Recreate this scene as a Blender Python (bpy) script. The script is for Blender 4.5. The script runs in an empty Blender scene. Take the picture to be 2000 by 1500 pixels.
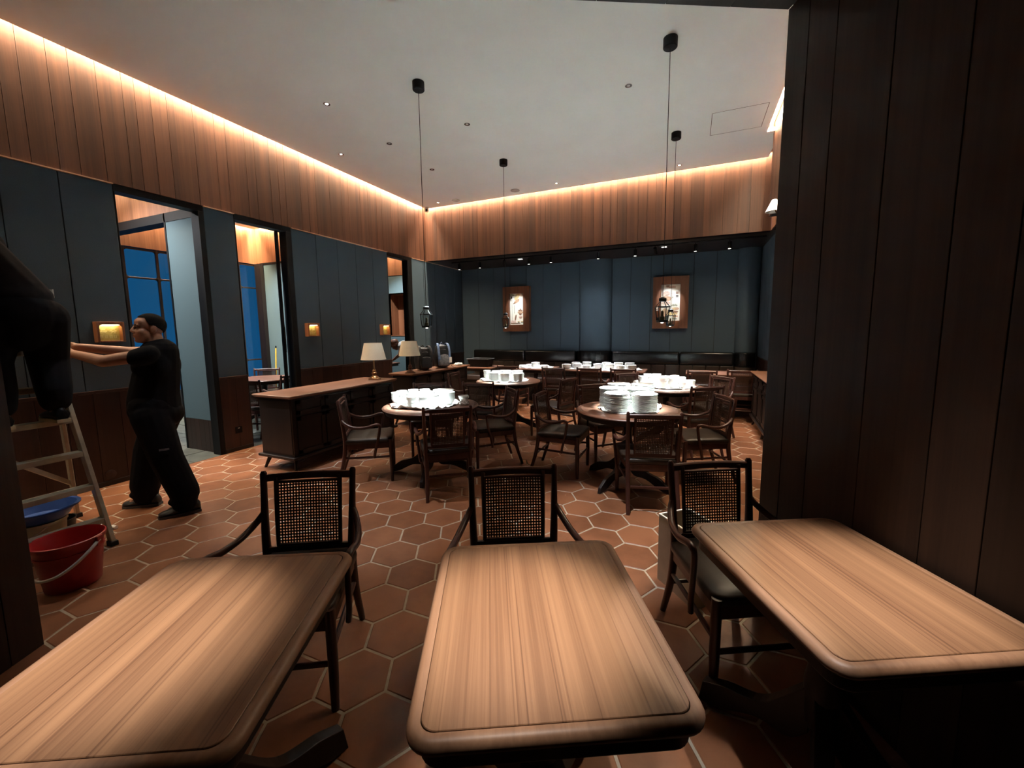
import bpy, bmesh, math, random
from math import sin, cos, pi, radians, sqrt
from mathutils import Vector, Matrix, noise

S = bpy.context.scene
COL = S.collection

# ------------------------------------------------------------------ camera
cam_d = bpy.data.cameras.new('camera')
cam = bpy.data.objects.new('camera', cam_d)
COL.objects.link(cam)
CAM_UP = Vector((-0.035183, 0.107506, 0.993582))
CAM_FWD = Vector((-0.391580, 0.913219, -0.112676))
CAM_RIGHT = Vector((0.919471, 0.393031, -0.009968))
m = Matrix((CAM_RIGHT, CAM_UP, -CAM_FWD)).transposed().to_4x4()
m.translation = (0, 0, 1.55)
cam.matrix_world = m
cam_d.sensor_fit = 'HORIZONTAL'
cam_d.sensor_width = 36.0
cam_d.lens = 790.0 / 2000.0 * 36.0
cam_d.shift_x = -0.005
cam_d.shift_y = -0.0085
cam_d.clip_start = 0.02
S.camera = cam

# ------------------------------------------------------------------ world (blue dusk outside the windows) and exposure
W = bpy.data.worlds.new('dusk'); S.world = W
W.use_nodes = True
nt = W.node_tree; nt.nodes.clear()
wo = nt.nodes.new('ShaderNodeOutputWorld'); bg = nt.nodes.new('ShaderNodeBackground')
tc = nt.nodes.new('ShaderNodeTexCoord'); sx = nt.nodes.new('ShaderNodeSeparateXYZ')
rp = nt.nodes.new('ShaderNodeValToRGB')
nt.links.new(tc.outputs['Generated'], sx.inputs[0]); nt.links.new(sx.outputs['Z'], rp.inputs[0])
rp.color_ramp.elements[0].position = 0.0; rp.color_ramp.elements[0].color = (0.0030, 0.035, 0.088, 1)
rp.color_ramp.elements[1].position = 0.5; rp.color_ramp.elements[1].color = (0.0043, 0.031, 0.068, 1)
nt.links.new(rp.outputs[0], bg.inputs[0]); bg.inputs[1].default_value = 1.0
nt.links.new(bg.outputs[0], wo.inputs[0])

vs = S.view_settings
vs.view_transform = 'Standard'
try: vs.look = 'None'
except Exception: pass
vs.gamma = 1.0
vs.use_curve_mapping = False
vs.exposure = 1.15
S.cycles.max_bounces = 8
S.cycles.diffuse_bounces = 5
S.cycles.glossy_bounces = 3
S.cycles.sample_clamp_indirect = 30.0
S.cycles.use_denoising = True

WARM = (1.0, 0.78, 0.53)
SOFT = (0.94, 0.96, 1.0)
BEAM = (0.78, 0.95, 0.96)

def area_light(name, loc, size, energy, color, rot=(0, 0, 0), spread=180):
    l = bpy.data.lights.new(name, 'AREA'); l.shape = 'RECTANGLE'
    l.size, l.size_y = size; l.energy = energy; l.color = color; l.spread = radians(spread)
    o = bpy.data.objects.new(name, l); COL.objects.link(o); o.location = loc; o.rotation_euler = rot
    return o
def spot_light(name, loc, target, energy, angle, blend=0.5, color=SOFT, radius=0.025):
    l = bpy.data.lights.new(name, 'SPOT'); l.energy = energy; l.color = color
    l.spot_size = radians(angle); l.spot_blend = blend; l.shadow_soft_size = radius
    o = bpy.data.objects.new(name, l); COL.objects.link(o); o.location = loc
    d = Vector(target) - Vector(loc)
    o.rotation_euler = d.to_track_quat('-Z', 'Y').to_euler()
    return o

# plan dimensions (metres, the camera stands over the origin)
XL = -5.43          # face of the left wall
YF = 7.64           # face of the back fascia
YB = 9.15           # blue back wall
XR = 1.20           # right wall of the dining room
ZH = 3.06           # underside of fascia / soffit / portal beam
ZC = 4.14           # ceiling
A27 = radians(27.0)
E1 = Vector((cos(A27), sin(A27), 0)); E2 = Vector((-sin(A27), cos(A27), 0))
def ab(a, b, z=0.0):   # alcove frame (a along the row of near tables, b away from the camera)
    v = E1 * a + E2 * b
    return (v.x, v.y, z)

# cove strips
LEN = YF + 2.2
area_light('cove_light_left', (XL + 0.05, (YF - 2.2) / 2, ZC + 0.11), (0.05, LEN), 185, WARM, (0, radians(-14), 0))
area_light('cove_light_back', ((XL + XR) / 2, YF - 0.05, ZC + 0.11), (XR - XL, 0.05), 128, WARM, (radians(-14), 0, 0))
area_light('cove_light_right', (0.93 - 0.045, 4.7, ZC + 0.09), (0.05, 3.7), 60, WARM, (0, radians(14), 0))
# cove strips of the private rooms behind the left wall
area_light('cove_light_room', (-8.99, 4.6, 3.91), (0.05, 3.2), 90, WARM, (0, radians(-14), 0))
area_light('cove_light_room', (-7.2, 6.24, 3.91), (3.4, 0.05), 90, WARM, (radians(-14), 0, 0))
area_light('cove_light_room', (-7.3, 3.10, 3.91), (3.4, 0.05), 90, WARM, (radians(-14), 0, 0))
area_light('cove_light_room', (-7.3, 9.08, 3.91), (3.4, 0.05), 90, WARM, (radians(-14), 0, 0))

# ceiling downlights: (lamp position, aim, watts, cone)
PLATES = [
    ((-2.70, 4.77), (-2.68, 3.60, 0.8), 4200, 13), ((-2.30, 7.25), (-2.70, 5.75, 0.8), 5600, 12.5),
    ((-0.71, 4.77), (-0.56, 4.17, 0.8), 4600, 12.5), ((-0.27, 7.30), (-0.31, 5.86, 0.8), 5200, 12.5),
]
for p, t, w, a in PLATES:
    spot_light('table_beam', (p[0], p[1], ZC - 0.03), t, w, a, 0.5, BEAM)
SPOTS = [
    ((-3.95, 4.79), (-4.20, 3.95, 0.85), 240, 24), ((-4.83, 4.77), (-4.9, 3.4, 0.0), 16, 44),
    ((-0.27, 7.30), (-0.1, 6.6, 0.0), 120, 40), ((-2.30, 7.25), (-1.7, 6.3, 0.0), 120, 40),
    ((-4.84, 7.28), (-4.3, 6.4, 0.8), 160, 30), ((-0.71, 2.85), (-0.50, 3.1, 0.0), 280, 28),
    ((-2.70, 2.85), (-2.60, 2.75, 0.0), 140, 36), ((-4.83, 2.85), (-4.9, 2.6, 0.0), 16, 50),
    ((-2.30, 7.25), (-1.62, 7.74, 0.85), 800, 19), ((-2.30, 7.25), (-2.98, 7.78, 0.85), 500, 14),
    ((0.55, 5.2), (0.50, 5.8, 0.0), 140, 40), ((-3.3, 1.9), (-3.5, 2.0, 0.0), 30, 50),
]
for i, (p, t, w, a) in enumerate(SPOTS):
    spot_light('downlight_beam', (p[0], p[1], ZC - 0.03), t, w, a, 0.6)
# downlights of the private rooms
for p, t, w in (((-7.5, 4.75), (-7.4, 4.8, 0), 230), ((-7.9, 5.2), (-7.8, 5.9, 0.5), 200), ((-7.2, 2.0), (-6.4, 2.9, 1.2), 240), ((-7.2, 7.9), (-7.1, 8.6, 1.0), 240)):
    spot_light('room_downlight_beam', (p[0], p[1], 3.77), t, w, 96, 0.7)
# alcove downlights over the three near tables
for (a, b, ta, tb, w, c) in ((-0.98, 1.08, -0.97, 1.03, 285, 22), (0.03, 1.08, 0.05, 1.05, 300, 21.5), (1.14, 1.18, 1.12, 1.10, 285, 24)):
    spot_light('table_downlight_beam', ab(a, b, ZH - 0.04), ab(ta, tb, 0.75), w, c, 1.0, (1.0, 0.91, 0.80))
spot_light('alcove_floor_beam', ab(0.58, 0.75, ZH - 0.04), ab(0.60, 1.02, 0), 90, 15, 0.3)
# track lights under the soffit
for x in (-4.3, -3.1, -2.65, -1.7, -1.0, 0.02, 0.56, -4.8):
    spot_light('track_beam', (x, 8.0, 2.86), (x, 7.98, 0.75), 200, 36, 0.7)
for x, tx in ((-3.70, -3.87), (-0.66, -0.42)):
    spot_light('picture_beam', (x, 8.07, 2.90), (tx, 9.08, 2.04), 55, 27, 0.5)
spot_light('column_beam', (-1.93, 8.0, 2.86), (-1.93, 9.0, 0.2), 18, 110, 1.0)

# ------------------------------------------------------------------ mesh helpers
class MB:
    """collects shapes, then becomes one mesh object"""
    def __init__(s): s.v = []; s.f = []
    def add(s, vs_, fs_):
        o = len(s.v); s.v += [tuple(p) for p in vs_]; s.f += [tuple(i + o for i in f) for f in fs_]; return s
    def box(s, x0, x1, y0, y1, z0, z1):
        return s.add([(x0,y0,z0),(x1,y0,z0),(x1,y1,z0),(x0,y1,z0),(x0,y0,z1),(x1,y0,z1),(x1,y1,z1),(x0,y1,z1)],
                     [(3,2,1,0),(4,5,6,7),(0,1,5,4),(1,2,6,5),(2,3,7,6),(3,0,4,7)])
    def prism(s, poly, z0, z1):
        n = len(poly)
        return s.add([(x,y,z0) for x,y in poly] + [(x,y,z1) for x,y in poly],
                     [tuple(range(n-1,-1,-1)), tuple(range(n,2*n))] + [(i,(i+1)%n,n+(i+1)%n,n+i) for i in range(n)])
    def rings(s, rings, closed=True, caps=True):
        n = len(rings[0]); o = len(s.v)
        for r in rings: s.v += [tuple(p) for p in r]
        for k in range(len(rings)-1):
            for i in range(n if closed else n-1):
                j = (i+1) % n
                s.f.append((o+k*n+i, o+k*n+j, o+(k+1)*n+j, o+(k+1)*n+i))
        if caps and closed:
            s.f.append(tuple(o+i for i in range(n-1,-1,-1)))
            s.f.append(tuple(o+(len(rings)-1)*n+i for i in range(n)))
        return s
    def tube(s, pts, rad, n=8, flat=1.0):
        pts = [Vector(p) for p in pts]
        if not hasattr(rad, '__len__'): rad = [rad]*len(pts)
        rings = []; up = None
        for i, p in enumerate(pts):
            t = (pts[min(i+1,len(pts)-1)] - pts[max(i-1,0)]).normalized()
            if up is None:
                up = Vector((0,0,1)) if abs(t.z) < 0.9 else Vector((0,1,0))
            a = t.cross(up)
            if a.length < 1e-4: a = t.orthogonal()
            a.normalize(); b = a.cross(t).normalized(); up = b
            rings.append([p + (a*cos(2*pi*k/n) + b*sin(2*pi*k/n)*flat)*rad[i] for k in range(n)])
        return s.rings([[q for q in reversed(r)] for r in rings])
    def lathe(s, prof, n=20, cx=0, cy=0, closed=False):
        o = len(s.v); m_ = len(prof)
        for r, z in prof:
            for k in range(n):
                s.v.append((cx + r*cos(2*pi*k/n), cy + r*sin(2*pi*k/n), z))
        for i in range(m_ if closed else m_-1):
            i2 = (i+1) % m_
            for k in range(n):
                j = (k+1) % n
                s.f.append((o+i*n+k, o+i*n+j, o+i2*n+j, o+i2*n+k))
        if not closed:
            if prof[0][0] > 1e-5: s.f.append(tuple(o+k for k in range(n-1,-1,-1)))
            if prof[-1][0] > 1e-5: s.f.append(tuple(o+(m_-1)*n+k for k in range(n)))
        return s
    def bar(s, p, q, w, h, up=(0,0,1)):
        p = Vector(p); q = Vector(q); t = (q-p).normalized(); u = Vector(up)
        a = t.cross(u)
        if a.length < 1e-4: a = t.orthogonal()
        a.normalize(); b = a.cross(t).normalized()
        c = [(-w/2,-h/2),(w/2,-h/2),(w/2,h/2),(-w/2,h/2)]
        return s.add([p+a*x+b*y for x,y in c]+[q+a*x+b*y for x,y in c],
                     [(0,1,2,3),(7,6,5,4),(0,4,5,1),(1,5,6,2),(2,6,7,3),(3,7,4,0)])
    def xf(s, M):
        s.v = [tuple(M @ Vector(p)) for p in s.v]; return s
    def mesh(s, name, mat, smooth=False, bevel=0, seg=2, fix=True):
        me = bpy.data.meshes.new(name); me.from_pydata(s.v, [], s.f)
        bm = bmesh.new(); bm.from_mesh(me)
        if fix: bmesh.ops.recalc_face_normals(bm, faces=bm.faces)
        if bevel:
            bmesh.ops.bevel(bm, geom=list(bm.edges), offset=bevel, segments=seg, profile=0.6, affect='EDGES', clamp_overlap=True)
        bm.to_mesh(me); bm.free()
        if mat: me.materials.append(mat)
        if smooth:
            for p in me.polygons: p.use_smooth = True
            try: me.set_sharp_from_angle(angle=radians(smooth if smooth is not True else 40))
            except Exception: pass
        return me
    def build(s, name, mat, parent=None, smooth=False, bevel=0, seg=2, fix=True):
        return link(name, s.mesh(name, mat, smooth, bevel, seg, fix), parent)
def link(name, me, parent=None, loc=None, rz=None):
    o = bpy.data.objects.new(name, me); COL.objects.link(o)
    if parent: o.parent = parent
    if loc is not None: o.location = loc
    if rz is not None: o.rotation_euler = (0,0,rz)
    return o
def tag(o, label, cat, group=None, kind=None):
    o['label'] = label; o['category'] = cat
    if group: o['group'] = group
    if kind: o['kind'] = kind
    return o
def thing(name, label, cat, loc=(0,0,0), rz=0, group=None):
    o = bpy.data.objects.new(name, None); COL.objects.link(o)
    o.empty_display_size = 0.1; o.location = loc; o.rotation_euler = (0,0,rz)
    return tag(o, label, cat, group)
def copy_tree(o, parent=None):
    c = o.copy(); COL.objects.link(c); c.parent = parent
    for ch in list(o.children): copy_tree(ch, c)
    return c
def dup(o, label, loc, rz=0, group=None):
    c = copy_tree(o); c.location = loc; c.rotation_euler = (0,0,rz); c['label'] = label
    if group: c['group'] = group
    return c
def spl(pts, n=6):
    """Catmull-Rom through points"""
    P = [Vector(p) for p in pts]; P = [P[0]*2-P[1]] + P + [P[-1]*2-P[-2]]; out = []
    for i in range(1, len(P)-2):
        for k in range(n):
            t = k/n; a,b,c,d = P[i-1],P[i],P[i+1],P[i+2]
            out.append(0.5*((2*b)+(c-a)*t+(2*a-5*b+4*c-d)*t*t+(3*b-a-3*c+d)*t**3))
    out.append(P[-2]); return out
def rrect(w, d, r, n=6):
    out = []
    for cx_, cy_, a0 in ((w/2-r, d/2-r, 0), (-w/2+r, d/2-r, 90), (-w/2+r, -d/2+r, 180), (w/2-r, -d/2+r, 270)):
        for k in range(n+1):
            a = radians(a0 + 90*k/n); out.append((cx_ + r*cos(a), cy_ + r*sin(a)))
    return out

# ------------------------------------------------------------------ materials
def newmat(name):
    m_ = bpy.data.materials.new(name); m_.use_nodes = True
    t = m_.node_tree; b = t.nodes['Principled BSDF']; return m_, t, b
def plain(name, col, rough=0.5, metal=0.0, emit=None, estr=0.0, spec=0.5, noise_amt=0.15, nscale=12.0, bump=0.0):
    m_, t, b = newmat(name)
    n = t.nodes.new('ShaderNodeTexNoise'); n.inputs['Scale'].default_value = nscale; n.inputs['Detail'].default_value = 5
    c = t.nodes.new('ShaderNodeTexCoord'); t.links.new(c.outputs['Object'], n.inputs['Vector'])
    r = t.nodes.new('ShaderNodeValToRGB')
    r.color_ramp.elements[0].position = 0.3; r.color_ramp.elements[1].position = 0.7
    r.color_ramp.elements[0].color = tuple(x*(1-noise_amt) for x in col)+(1,)
    r.color_ramp.elements[1].color = tuple(min(1,x*(1+noise_amt)) for x in col)+(1,)
    t.links.new(n.outputs['Fac'], r.inputs[0]); t.links.new(r.outputs[0], b.inputs['Base Color'])
    b.inputs['Roughness'].default_value = rough; b.inputs['Metallic'].default_value = metal
    b.inputs['Specular IOR Level'].default_value = spec
    if emit: b.inputs['Emission Color'].default_value = tuple(emit)+(1,); b.inputs['Emission Strength'].default_value = estr
    if bump:
        bp = t.nodes.new('ShaderNodeBump'); bp.inputs['Strength'].default_value = bump; bp.inputs['Distance'].default_value = 0.002
        t.links.new(n.outputs['Fac'], bp.inputs['Height']); t.links.new(bp.outputs[0], b.inputs['Normal'])
    return m_
def wood(name, dark, light, axis='Z', rough=0.45, fine=60.0, along=1.6, vary=0.25, spec=0.4, bands=0.0, coat=0.0):
    m_, t, b = newmat(name); L = t.links.new
    c = t.nodes.new('ShaderNodeTexCoord'); oi = t.nodes.new('ShaderNodeObjectInfo')
    mul = t.nodes.new('ShaderNodeVectorMath'); mul.operation = 'SCALE'; mul.inputs['Scale'].default_value = 37.0
    cmb = t.nodes.new('ShaderNodeCombineXYZ')
    for i in range(3): L(oi.outputs['Random'], cmb.inputs[i])
    L(cmb.outputs[0], mul.inputs[0])
    mp = t.nodes.new('ShaderNodeMapping')
    sc = {'X':(along,fine,fine),'Y':(fine,along,fine),'Z':(fine,fine,along)}[axis]
    mp.inputs['Scale'].default_value = sc
    L(c.outputs['Object'], mp.inputs['Vector']); L(mul.outputs[0], mp.inputs['Location'])
    n1 = t.nodes.new('ShaderNodeTexNoise'); n1.inputs['Scale'].default_value = 1.0; n1.inputs['Detail'].default_value = 7; n1.inputs['Roughness'].default_value = 0.68
    n1.inputs['Distortion'].default_value = 0.25
    L(mp.outputs[0], n1.inputs['Vector'])
    mp2 = t.nodes.new('ShaderNodeMapping'); mp2.inputs['Scale'].default_value = tuple(x*0.14 for x in sc)
    L(c.outputs['Object'], mp2.inputs['Vector']); L(mul.outputs[0], mp2.inputs['Location'])
    n2 = t.nodes.new('ShaderNodeTexNoise'); n2.inputs['Scale'].default_value = 1.0; n2.inputs['Detail'].default_value = 3; n2.inputs['Distortion'].default_value = 0.6
    L(mp2.outputs[0], n2.inputs['Vector'])
    mx = t.nodes.new('ShaderNodeMath'); mx.operation = 'MULTIPLY_ADD'; mx.inputs[1].default_value = 0.55
    L(n2.outputs['Fac'], mx.inputs[0])
    m3 = t.nodes.new('ShaderNodeMath'); m3.operation = 'MULTIPLY'; m3.inputs[1].default_value = 0.45
    L(n1.outputs['Fac'], m3.inputs[0]); L(m3.outputs[0], mx.inputs[2])
    fac = mx.outputs[0]
    if bands:     # long dark pore lines along the grain
        mp3 = t.nodes.new('ShaderNodeMapping'); mp3.inputs['Scale'].default_value = {'X':(along*0.4,fine*1.5,1),'Y':(fine*1.5,along*0.4,1),'Z':(fine*1.5,fine*1.5,along*0.4)}[axis]
        L(c.outputs['Object'], mp3.inputs['Vector']); L(mul.outputs[0], mp3.inputs['Location'])
        n3 = t.nodes.new('ShaderNodeTexNoise'); n3.inputs['Scale'].default_value = 1.0; n3.inputs['Detail'].default_value = 2; n3.inputs['Distortion'].default_value = 0.35
        L(mp3.outputs[0], n3.inputs['Vector'])
        r3 = t.nodes.new('ShaderNodeMapRange'); r3.inputs[1].default_value = 0.58; r3.inputs[2].default_value = 0.70; r3.inputs[3].default_value = 0.0; r3.inputs[4].default_value = bands
        L(n3.outputs['Fac'], r3.inputs[0])
        m4 = t.nodes.new('ShaderNodeMath'); m4.operation = 'SUBTRACT'; L(fac, m4.inputs[0]); L(r3.outputs[0], m4.inputs[1]); fac = m4.outputs[0]
    r = t.nodes.new('ShaderNodeValToRGB')
    r.color_ramp.elements[0].position = 0.30; r.color_ramp.elements[1].position = 0.70
    r.color_ramp.elements[0].color = tuple(dark)+(1,); r.color_ramp.elements[1].color = tuple(light)+(1,)
    L(fac, r.inputs[0])
    hv = t.nodes.new('ShaderNodeHueSaturation')
    mr = t.nodes.new('ShaderNodeMapRange'); mr.inputs[3].default_value = 1-vary; mr.inputs[4].default_value = 1+vary
    L(oi.outputs['Random'], mr.inputs[0]); L(mr.outputs[0], hv.inputs['Value']); L(r.outputs[0], hv.inputs['Color'])
    L(hv.outputs[0], b.inputs['Base Color'])
    b.inputs['Roughness'].default_value = rough; b.inputs['Specular IOR Level'].default_value = spec
    bp = t.nodes.new('ShaderNodeBump'); bp.inputs['Strength'].default_value = 0.12; bp.inputs['Distance'].default_value = 0.001
    L(n1.outputs['Fac'], bp.inputs['Height']); L(bp.outputs[0], b.inputs['Normal'])
    if coat: b.inputs['Coat Weight'].default_value = coat; b.inputs['Coat Roughness'].default_value = 0.3
    return m_

M = {}
M['fascia'] = wood('fascia_wood', (0.038,0.0125,0.0062), (0.135,0.050,0.0245), 'Z', 0.5, 75, 1.0, 0.22)
M['room_fascia'] = wood('room_fascia_wood', (0.15,0.055,0.022), (0.38,0.16,0.075), 'Z', 0.5, 60, 1.0, 0.1)
M['portal'] = wood('portal_wood', (0.017,0.0105,0.008), (0.050,0.029,0.020), 'Z', 0.55, 55, 0.8, 0.25, spec=0.25)
M['portal_x'] = wood('portal_ceiling_wood', (0.014,0.010,0.008), (0.035,0.022,0.015), 'Y', 0.55, 55, 0.8, 0.25, spec=0.25)
M['wainscot'] = wood('wainscot_wood', (0.014,0.0055,0.004), (0.050,0.019,0.0125), 'Z', 0.42, 60, 1.0, 0.2)
M['furn'] = wood('furniture_wood', (0.029,0.0108,0.0078), (0.094,0.035,0.025), 'Z', 0.36, 40, 2.0, 0.12, spec=0.5)
M['furn_x'] = wood('furniture_wood_long', (0.029,0.0108,0.0078), (0.094,0.035,0.025), 'X', 0.36, 40, 2.0, 0.12, spec=0.5)
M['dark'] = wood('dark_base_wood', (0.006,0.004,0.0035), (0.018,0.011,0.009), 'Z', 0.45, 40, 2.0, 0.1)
M['cabinet'] = wood('cabinet_wood', (0.006,0.0034,0.0027), (0.019,0.0095,0.0068), 'Z', 0.42, 45, 1.2, 0.12)
M['tabletop'] = wood('table_top_wood', (0.105,0.047,0.024), (0.305,0.165,0.089), 'Y', 0.42, 85, 0.8, 0.05, spec=0.35, bands=0.16)
M['tableedge'] = wood('table_edge_wood', (0.13,0.062,0.035), (0.31,0.17,0.10), 'Y', 0.48, 50, 3.0, 0.06, spec=0.4)
M['roundtop'] = wood('round_top_wood', (0.075,0.030,0.018), (0.21,0.095,0.058), 'X', 0.38, 42, 1.3, 0.08, spec=0.4)
M['boardtop'] = wood('sideboard_top_wood', (0.085,0.036,0.020), (0.24,0.115,0.07), 'Y', 0.4, 45, 1.2, 0.06)
M['blue'] = plain('blue_wall_cloth', (0.052,0.080,0.106), 0.75, noise_amt=0.10, nscale=160, bump=0.25, spec=0.25)
M['lit_blue'] = plain('lit_blue_cloth', (0.115,0.175,0.19), 0.75, noise_amt=0.08, nscale=160, bump=0.25, spec=0.25)  # paler copy of the blue cloth, with room light put into its colour
M['core'] = plain('wall_core', (0.012,0.011,0.011), 0.9)
M['ceil'] = plain('ceiling_paint', (0.85,0.89,0.86), 0.9, noise_amt=0.02, nscale=2.0, spec=0.2)
M['black'] = plain('black_metal', (0.006,0.006,0.0065), 0.5, 0.0, noise_amt=0.1, spec=0.15)
M['iron'] = plain('lantern_iron', (0.010,0.010,0.011), 0.45, 0.4, noise_amt=0.1)
M['bronze'] = plain('bronze_frame', (0.10,0.075,0.04), 0.4, 0.8)
M['mullion'] = plain('window_bar_metal', (0.045,0.032,0.026), 0.35, 0.5)
M['leather'] = plain('seat_leather', (0.028,0.019,0.0135), 0.42, spec=0.3, noise_amt=0.25, nscale=9, bump=0.15)
M['bleather'] = plain('black_leather', (0.006,0.0066,0.0072), 0.22, noise_amt=0.15, nscale=6, bump=0.1)
M['brleather'] = plain('brown_leather', (0.040,0.025,0.018), 0.4, noise_amt=0.2, nscale=8, bump=0.1)
M['cane'] = plain('woven_cane', (0.055,0.026,0.014), 0.5, noise_amt=0.3, nscale=90)
M['china'] = plain('white_china', (0.84,0.83,0.80), 0.18, noise_amt=0.01, spec=0.5)
M['paper'] = plain('white_wrap', (0.80,0.80,0.79), 0.55, noise_amt=0.05, nscale=20)
M['led'] = plain('led_strip', (0.9,0.8,0.6), 0.5, emit=(1.0,0.80,0.52), estr=14.0)
M['lens'] = plain('lamp_lens', (0.9,0.9,0.9), 0.3, emit=(1.0,0.93,0.84), estr=9.0)
M['chrome'] = plain('lamp_ring_metal', (0.5,0.5,0.5), 0.25, 0.9)
M['whiteplastic'] = plain('white_plastic', (0.72,0.70,0.66), 0.4, noise_amt=0.03)
M['grille'] = plain('speaker_grille', (0.50,0.48,0.45), 0.7)
M['grout'] = plain('floor_grout', (0.38,0.31,0.23), 0.85, noise_amt=0.12, nscale=30)
M['slate'] = plain('slate_stone', (0.070,0.080,0.068), 0.5, noise_amt=0.35, nscale=7, bump=0.4)

def tile_mat():
    m_, t, b = newmat('terracotta_tile'); L = t.links.new
    c = t.nodes.new('ShaderNodeTexCoord'); oi = t.nodes.new('ShaderNodeObjectInfo'); ge = t.nodes.new('ShaderNodeNewGeometry')
    n = t.nodes.new('ShaderNodeTexNoise'); n.inputs['Scale'].default_value = 4.0; n.inputs['Detail'].default_value = 6; n.inputs['Roughness'].default_value = 0.62
    L(ge.outputs['Position'], n.inputs['Vector'])
    n2 = t.nodes.new('ShaderNodeTexNoise'); n2.inputs['Scale'].default_value = 2.1; n2.inputs['Detail'].default_value = 1
    L(ge.outputs['Position'], n2.inputs['Vector'])
    ad = t.nodes.new('ShaderNodeMath'); ad.operation = 'MULTIPLY_ADD'; ad.inputs[1].default_value = 0.30
    L(oi.outputs['Random'], ad.inputs[0]); L(n.outputs['Fac'], ad.inputs[2])
    ad2 = t.nodes.new('ShaderNodeMath'); ad2.operation = 'MULTIPLY_ADD'; ad2.inputs[1].default_value = 0.35
    L(n2.outputs['Fac'], ad2.inputs[0]); L(ad.outputs[0], ad2.inputs[2])
    r = t.nodes.new('ShaderNodeValToRGB')
    r.color_ramp.elements[0].position = 0.48; r.color_ramp.elements[1].position = 1.15
    r.color_ramp.elements[0].color = (0.125,0.043,0.017,1); r.color_ramp.elements[1].color = (0.25,0.100,0.046,1)
    L(ad2.outputs[0], r.inputs[0]); L(r.outputs[0], b.inputs['Base Color'])
    b.inputs['Roughness'].default_value = 0.42; b.inputs['Specular IOR Level'].default_value = 0.4
    bp = t.nodes.new('ShaderNodeBump'); bp.inputs['Strength'].default_value = 0.15; bp.inputs['Distance'].default_value = 0.004
    L(n.outputs['Fac'], bp.inputs['Height']); L(bp.outputs[0], b.inputs['Normal'])
    return m_
M['tile'] = tile_mat()
def glass_mat(name, tint=(1,1,1), ior=1.45):
    m_, t, b = newmat(name); t.nodes.remove(b)
    tr = t.nodes.new('ShaderNodeBsdfTransparent'); tr.inputs[0].default_value = tuple(tint)+(1,)
    gl = t.nodes.new('ShaderNodeBsdfGlossy'); gl.inputs['Roughness'].default_value = 0.02
    lw = t.nodes.new('ShaderNodeFresnel'); lw.inputs[0].default_value = ior
    mx = t.nodes.new('ShaderNodeMixShader'); t.links.new(lw.outputs[0], mx.inputs[0])
    t.links.new(tr.outputs[0], mx.inputs[1]); t.links.new(gl.outputs[0], mx.inputs[2])
    t.links.new(mx.outputs[0], t.nodes['Material Output'].inputs[0]); return m_
M['bead_highlight'] = plain('bead_highlight_tone', (0.52,0.33,0.22), 0.4)  # pale tone paints the highlight along the fascia's lower edge
M['glass'] = glass_mat('window_glass', (0.92,0.95,0.97))
M['lglass'] = glass_mat('lantern_glass', (0.80,0.80,0.78), 1.12)

# ------------------------------------------------------------------ setting
def struct(name, mb, mat, label, cat, **k):
    o = mb.build(name, mat, **k); return tag(o, label, cat, kind='structure')

# --- floor: grout bed, hexagonal tiles
RH = 0.1715; GAP = 0.0072
floor = struct('floor', MB().add([(XL,-3.6,-0.003),(4.5,-3.6,-0.003),(4.5,9.3,-0.003),(XL,9.3,-0.003),(XL,-3.6,-0.1),(4.5,-3.6,-0.1),(4.5,9.3,-0.1),(XL,9.3,-0.1)],
    [(0,1,2,3),(7,6,5,4),(0,4,5,1),(1,5,6,2),(2,6,7,3),(3,7,4,0)]), M['grout'], 'terracotta hexagon tiled floor with pale grout lines', 'floor')
def hexpoly(r): return [(r*cos(radians(60*k)), r*sin(radians(60*k))) for k in range(6)]
def hex_rings(poly_o, poly_i): 
    return [[(x,y,-0.02) for x,y in poly_o], [(x,y,-0.0022) for x,y in poly_o], [(x,y,0.0) for x,y in poly_i]]
def clip(poly, f):
    out = []
    for i in range(len(poly)):
        p, q = poly[i], poly[(i+1)%len(poly)]; a, b_ = f(p), f(q)
        if a >= 0: out.append(p)
        if (a >= 0) != (b_ >= 0):
            t = a/(a-b_); out.append((p[0]+(q[0]-p[0])*t, p[1]+(q[1]-p[1])*t))
    return out
hex_me = MB().rings(hex_rings(hexpoly(RH-GAP), hexpoly(RH-GAP-0.004))).mesh('tile', M['tile'])
Minv = cam.matrix_world.inverted()
def to_px(p):
    c = Minv @ Vector(p)
    if c.z > -0.05: return None
    return (1010 + 790*c.x/-c.z, 733 - 790*c.y/-c.z, -c.z)
tiles = []
i0, j0 = -0.564, 3.161
for i in range(-22, 26):
    for j in range(-30, 24):
        x = i0 + 1.5*RH*i; y = j0 + sqrt(3)*RH*(j + (0.5 if i % 2 else 0))
        if x < XL - RH or x > 4.3 or y < -3.4 or y > 9.2: continue
        px = to_px((x, y, 0)); tiles.append((x, y, px))
def rank(t):
    p = t[2]
    if p is None or not (-60 < p[0] < 2060 and 640 < p[1] < 1580): return 1e3
    pen = 0
    va = t[0]*E1.x + t[1]*E1.y; vb = t[0]*E2.x + t[1]*E2.y
    if va > 1.46 and vb < 2.1: return 999
    if t[0] < -2.9 and vb < 2.0: return 999
    return p[2]
tiles.sort(key=rank)
rest = MB(); nt_ = 0
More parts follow.
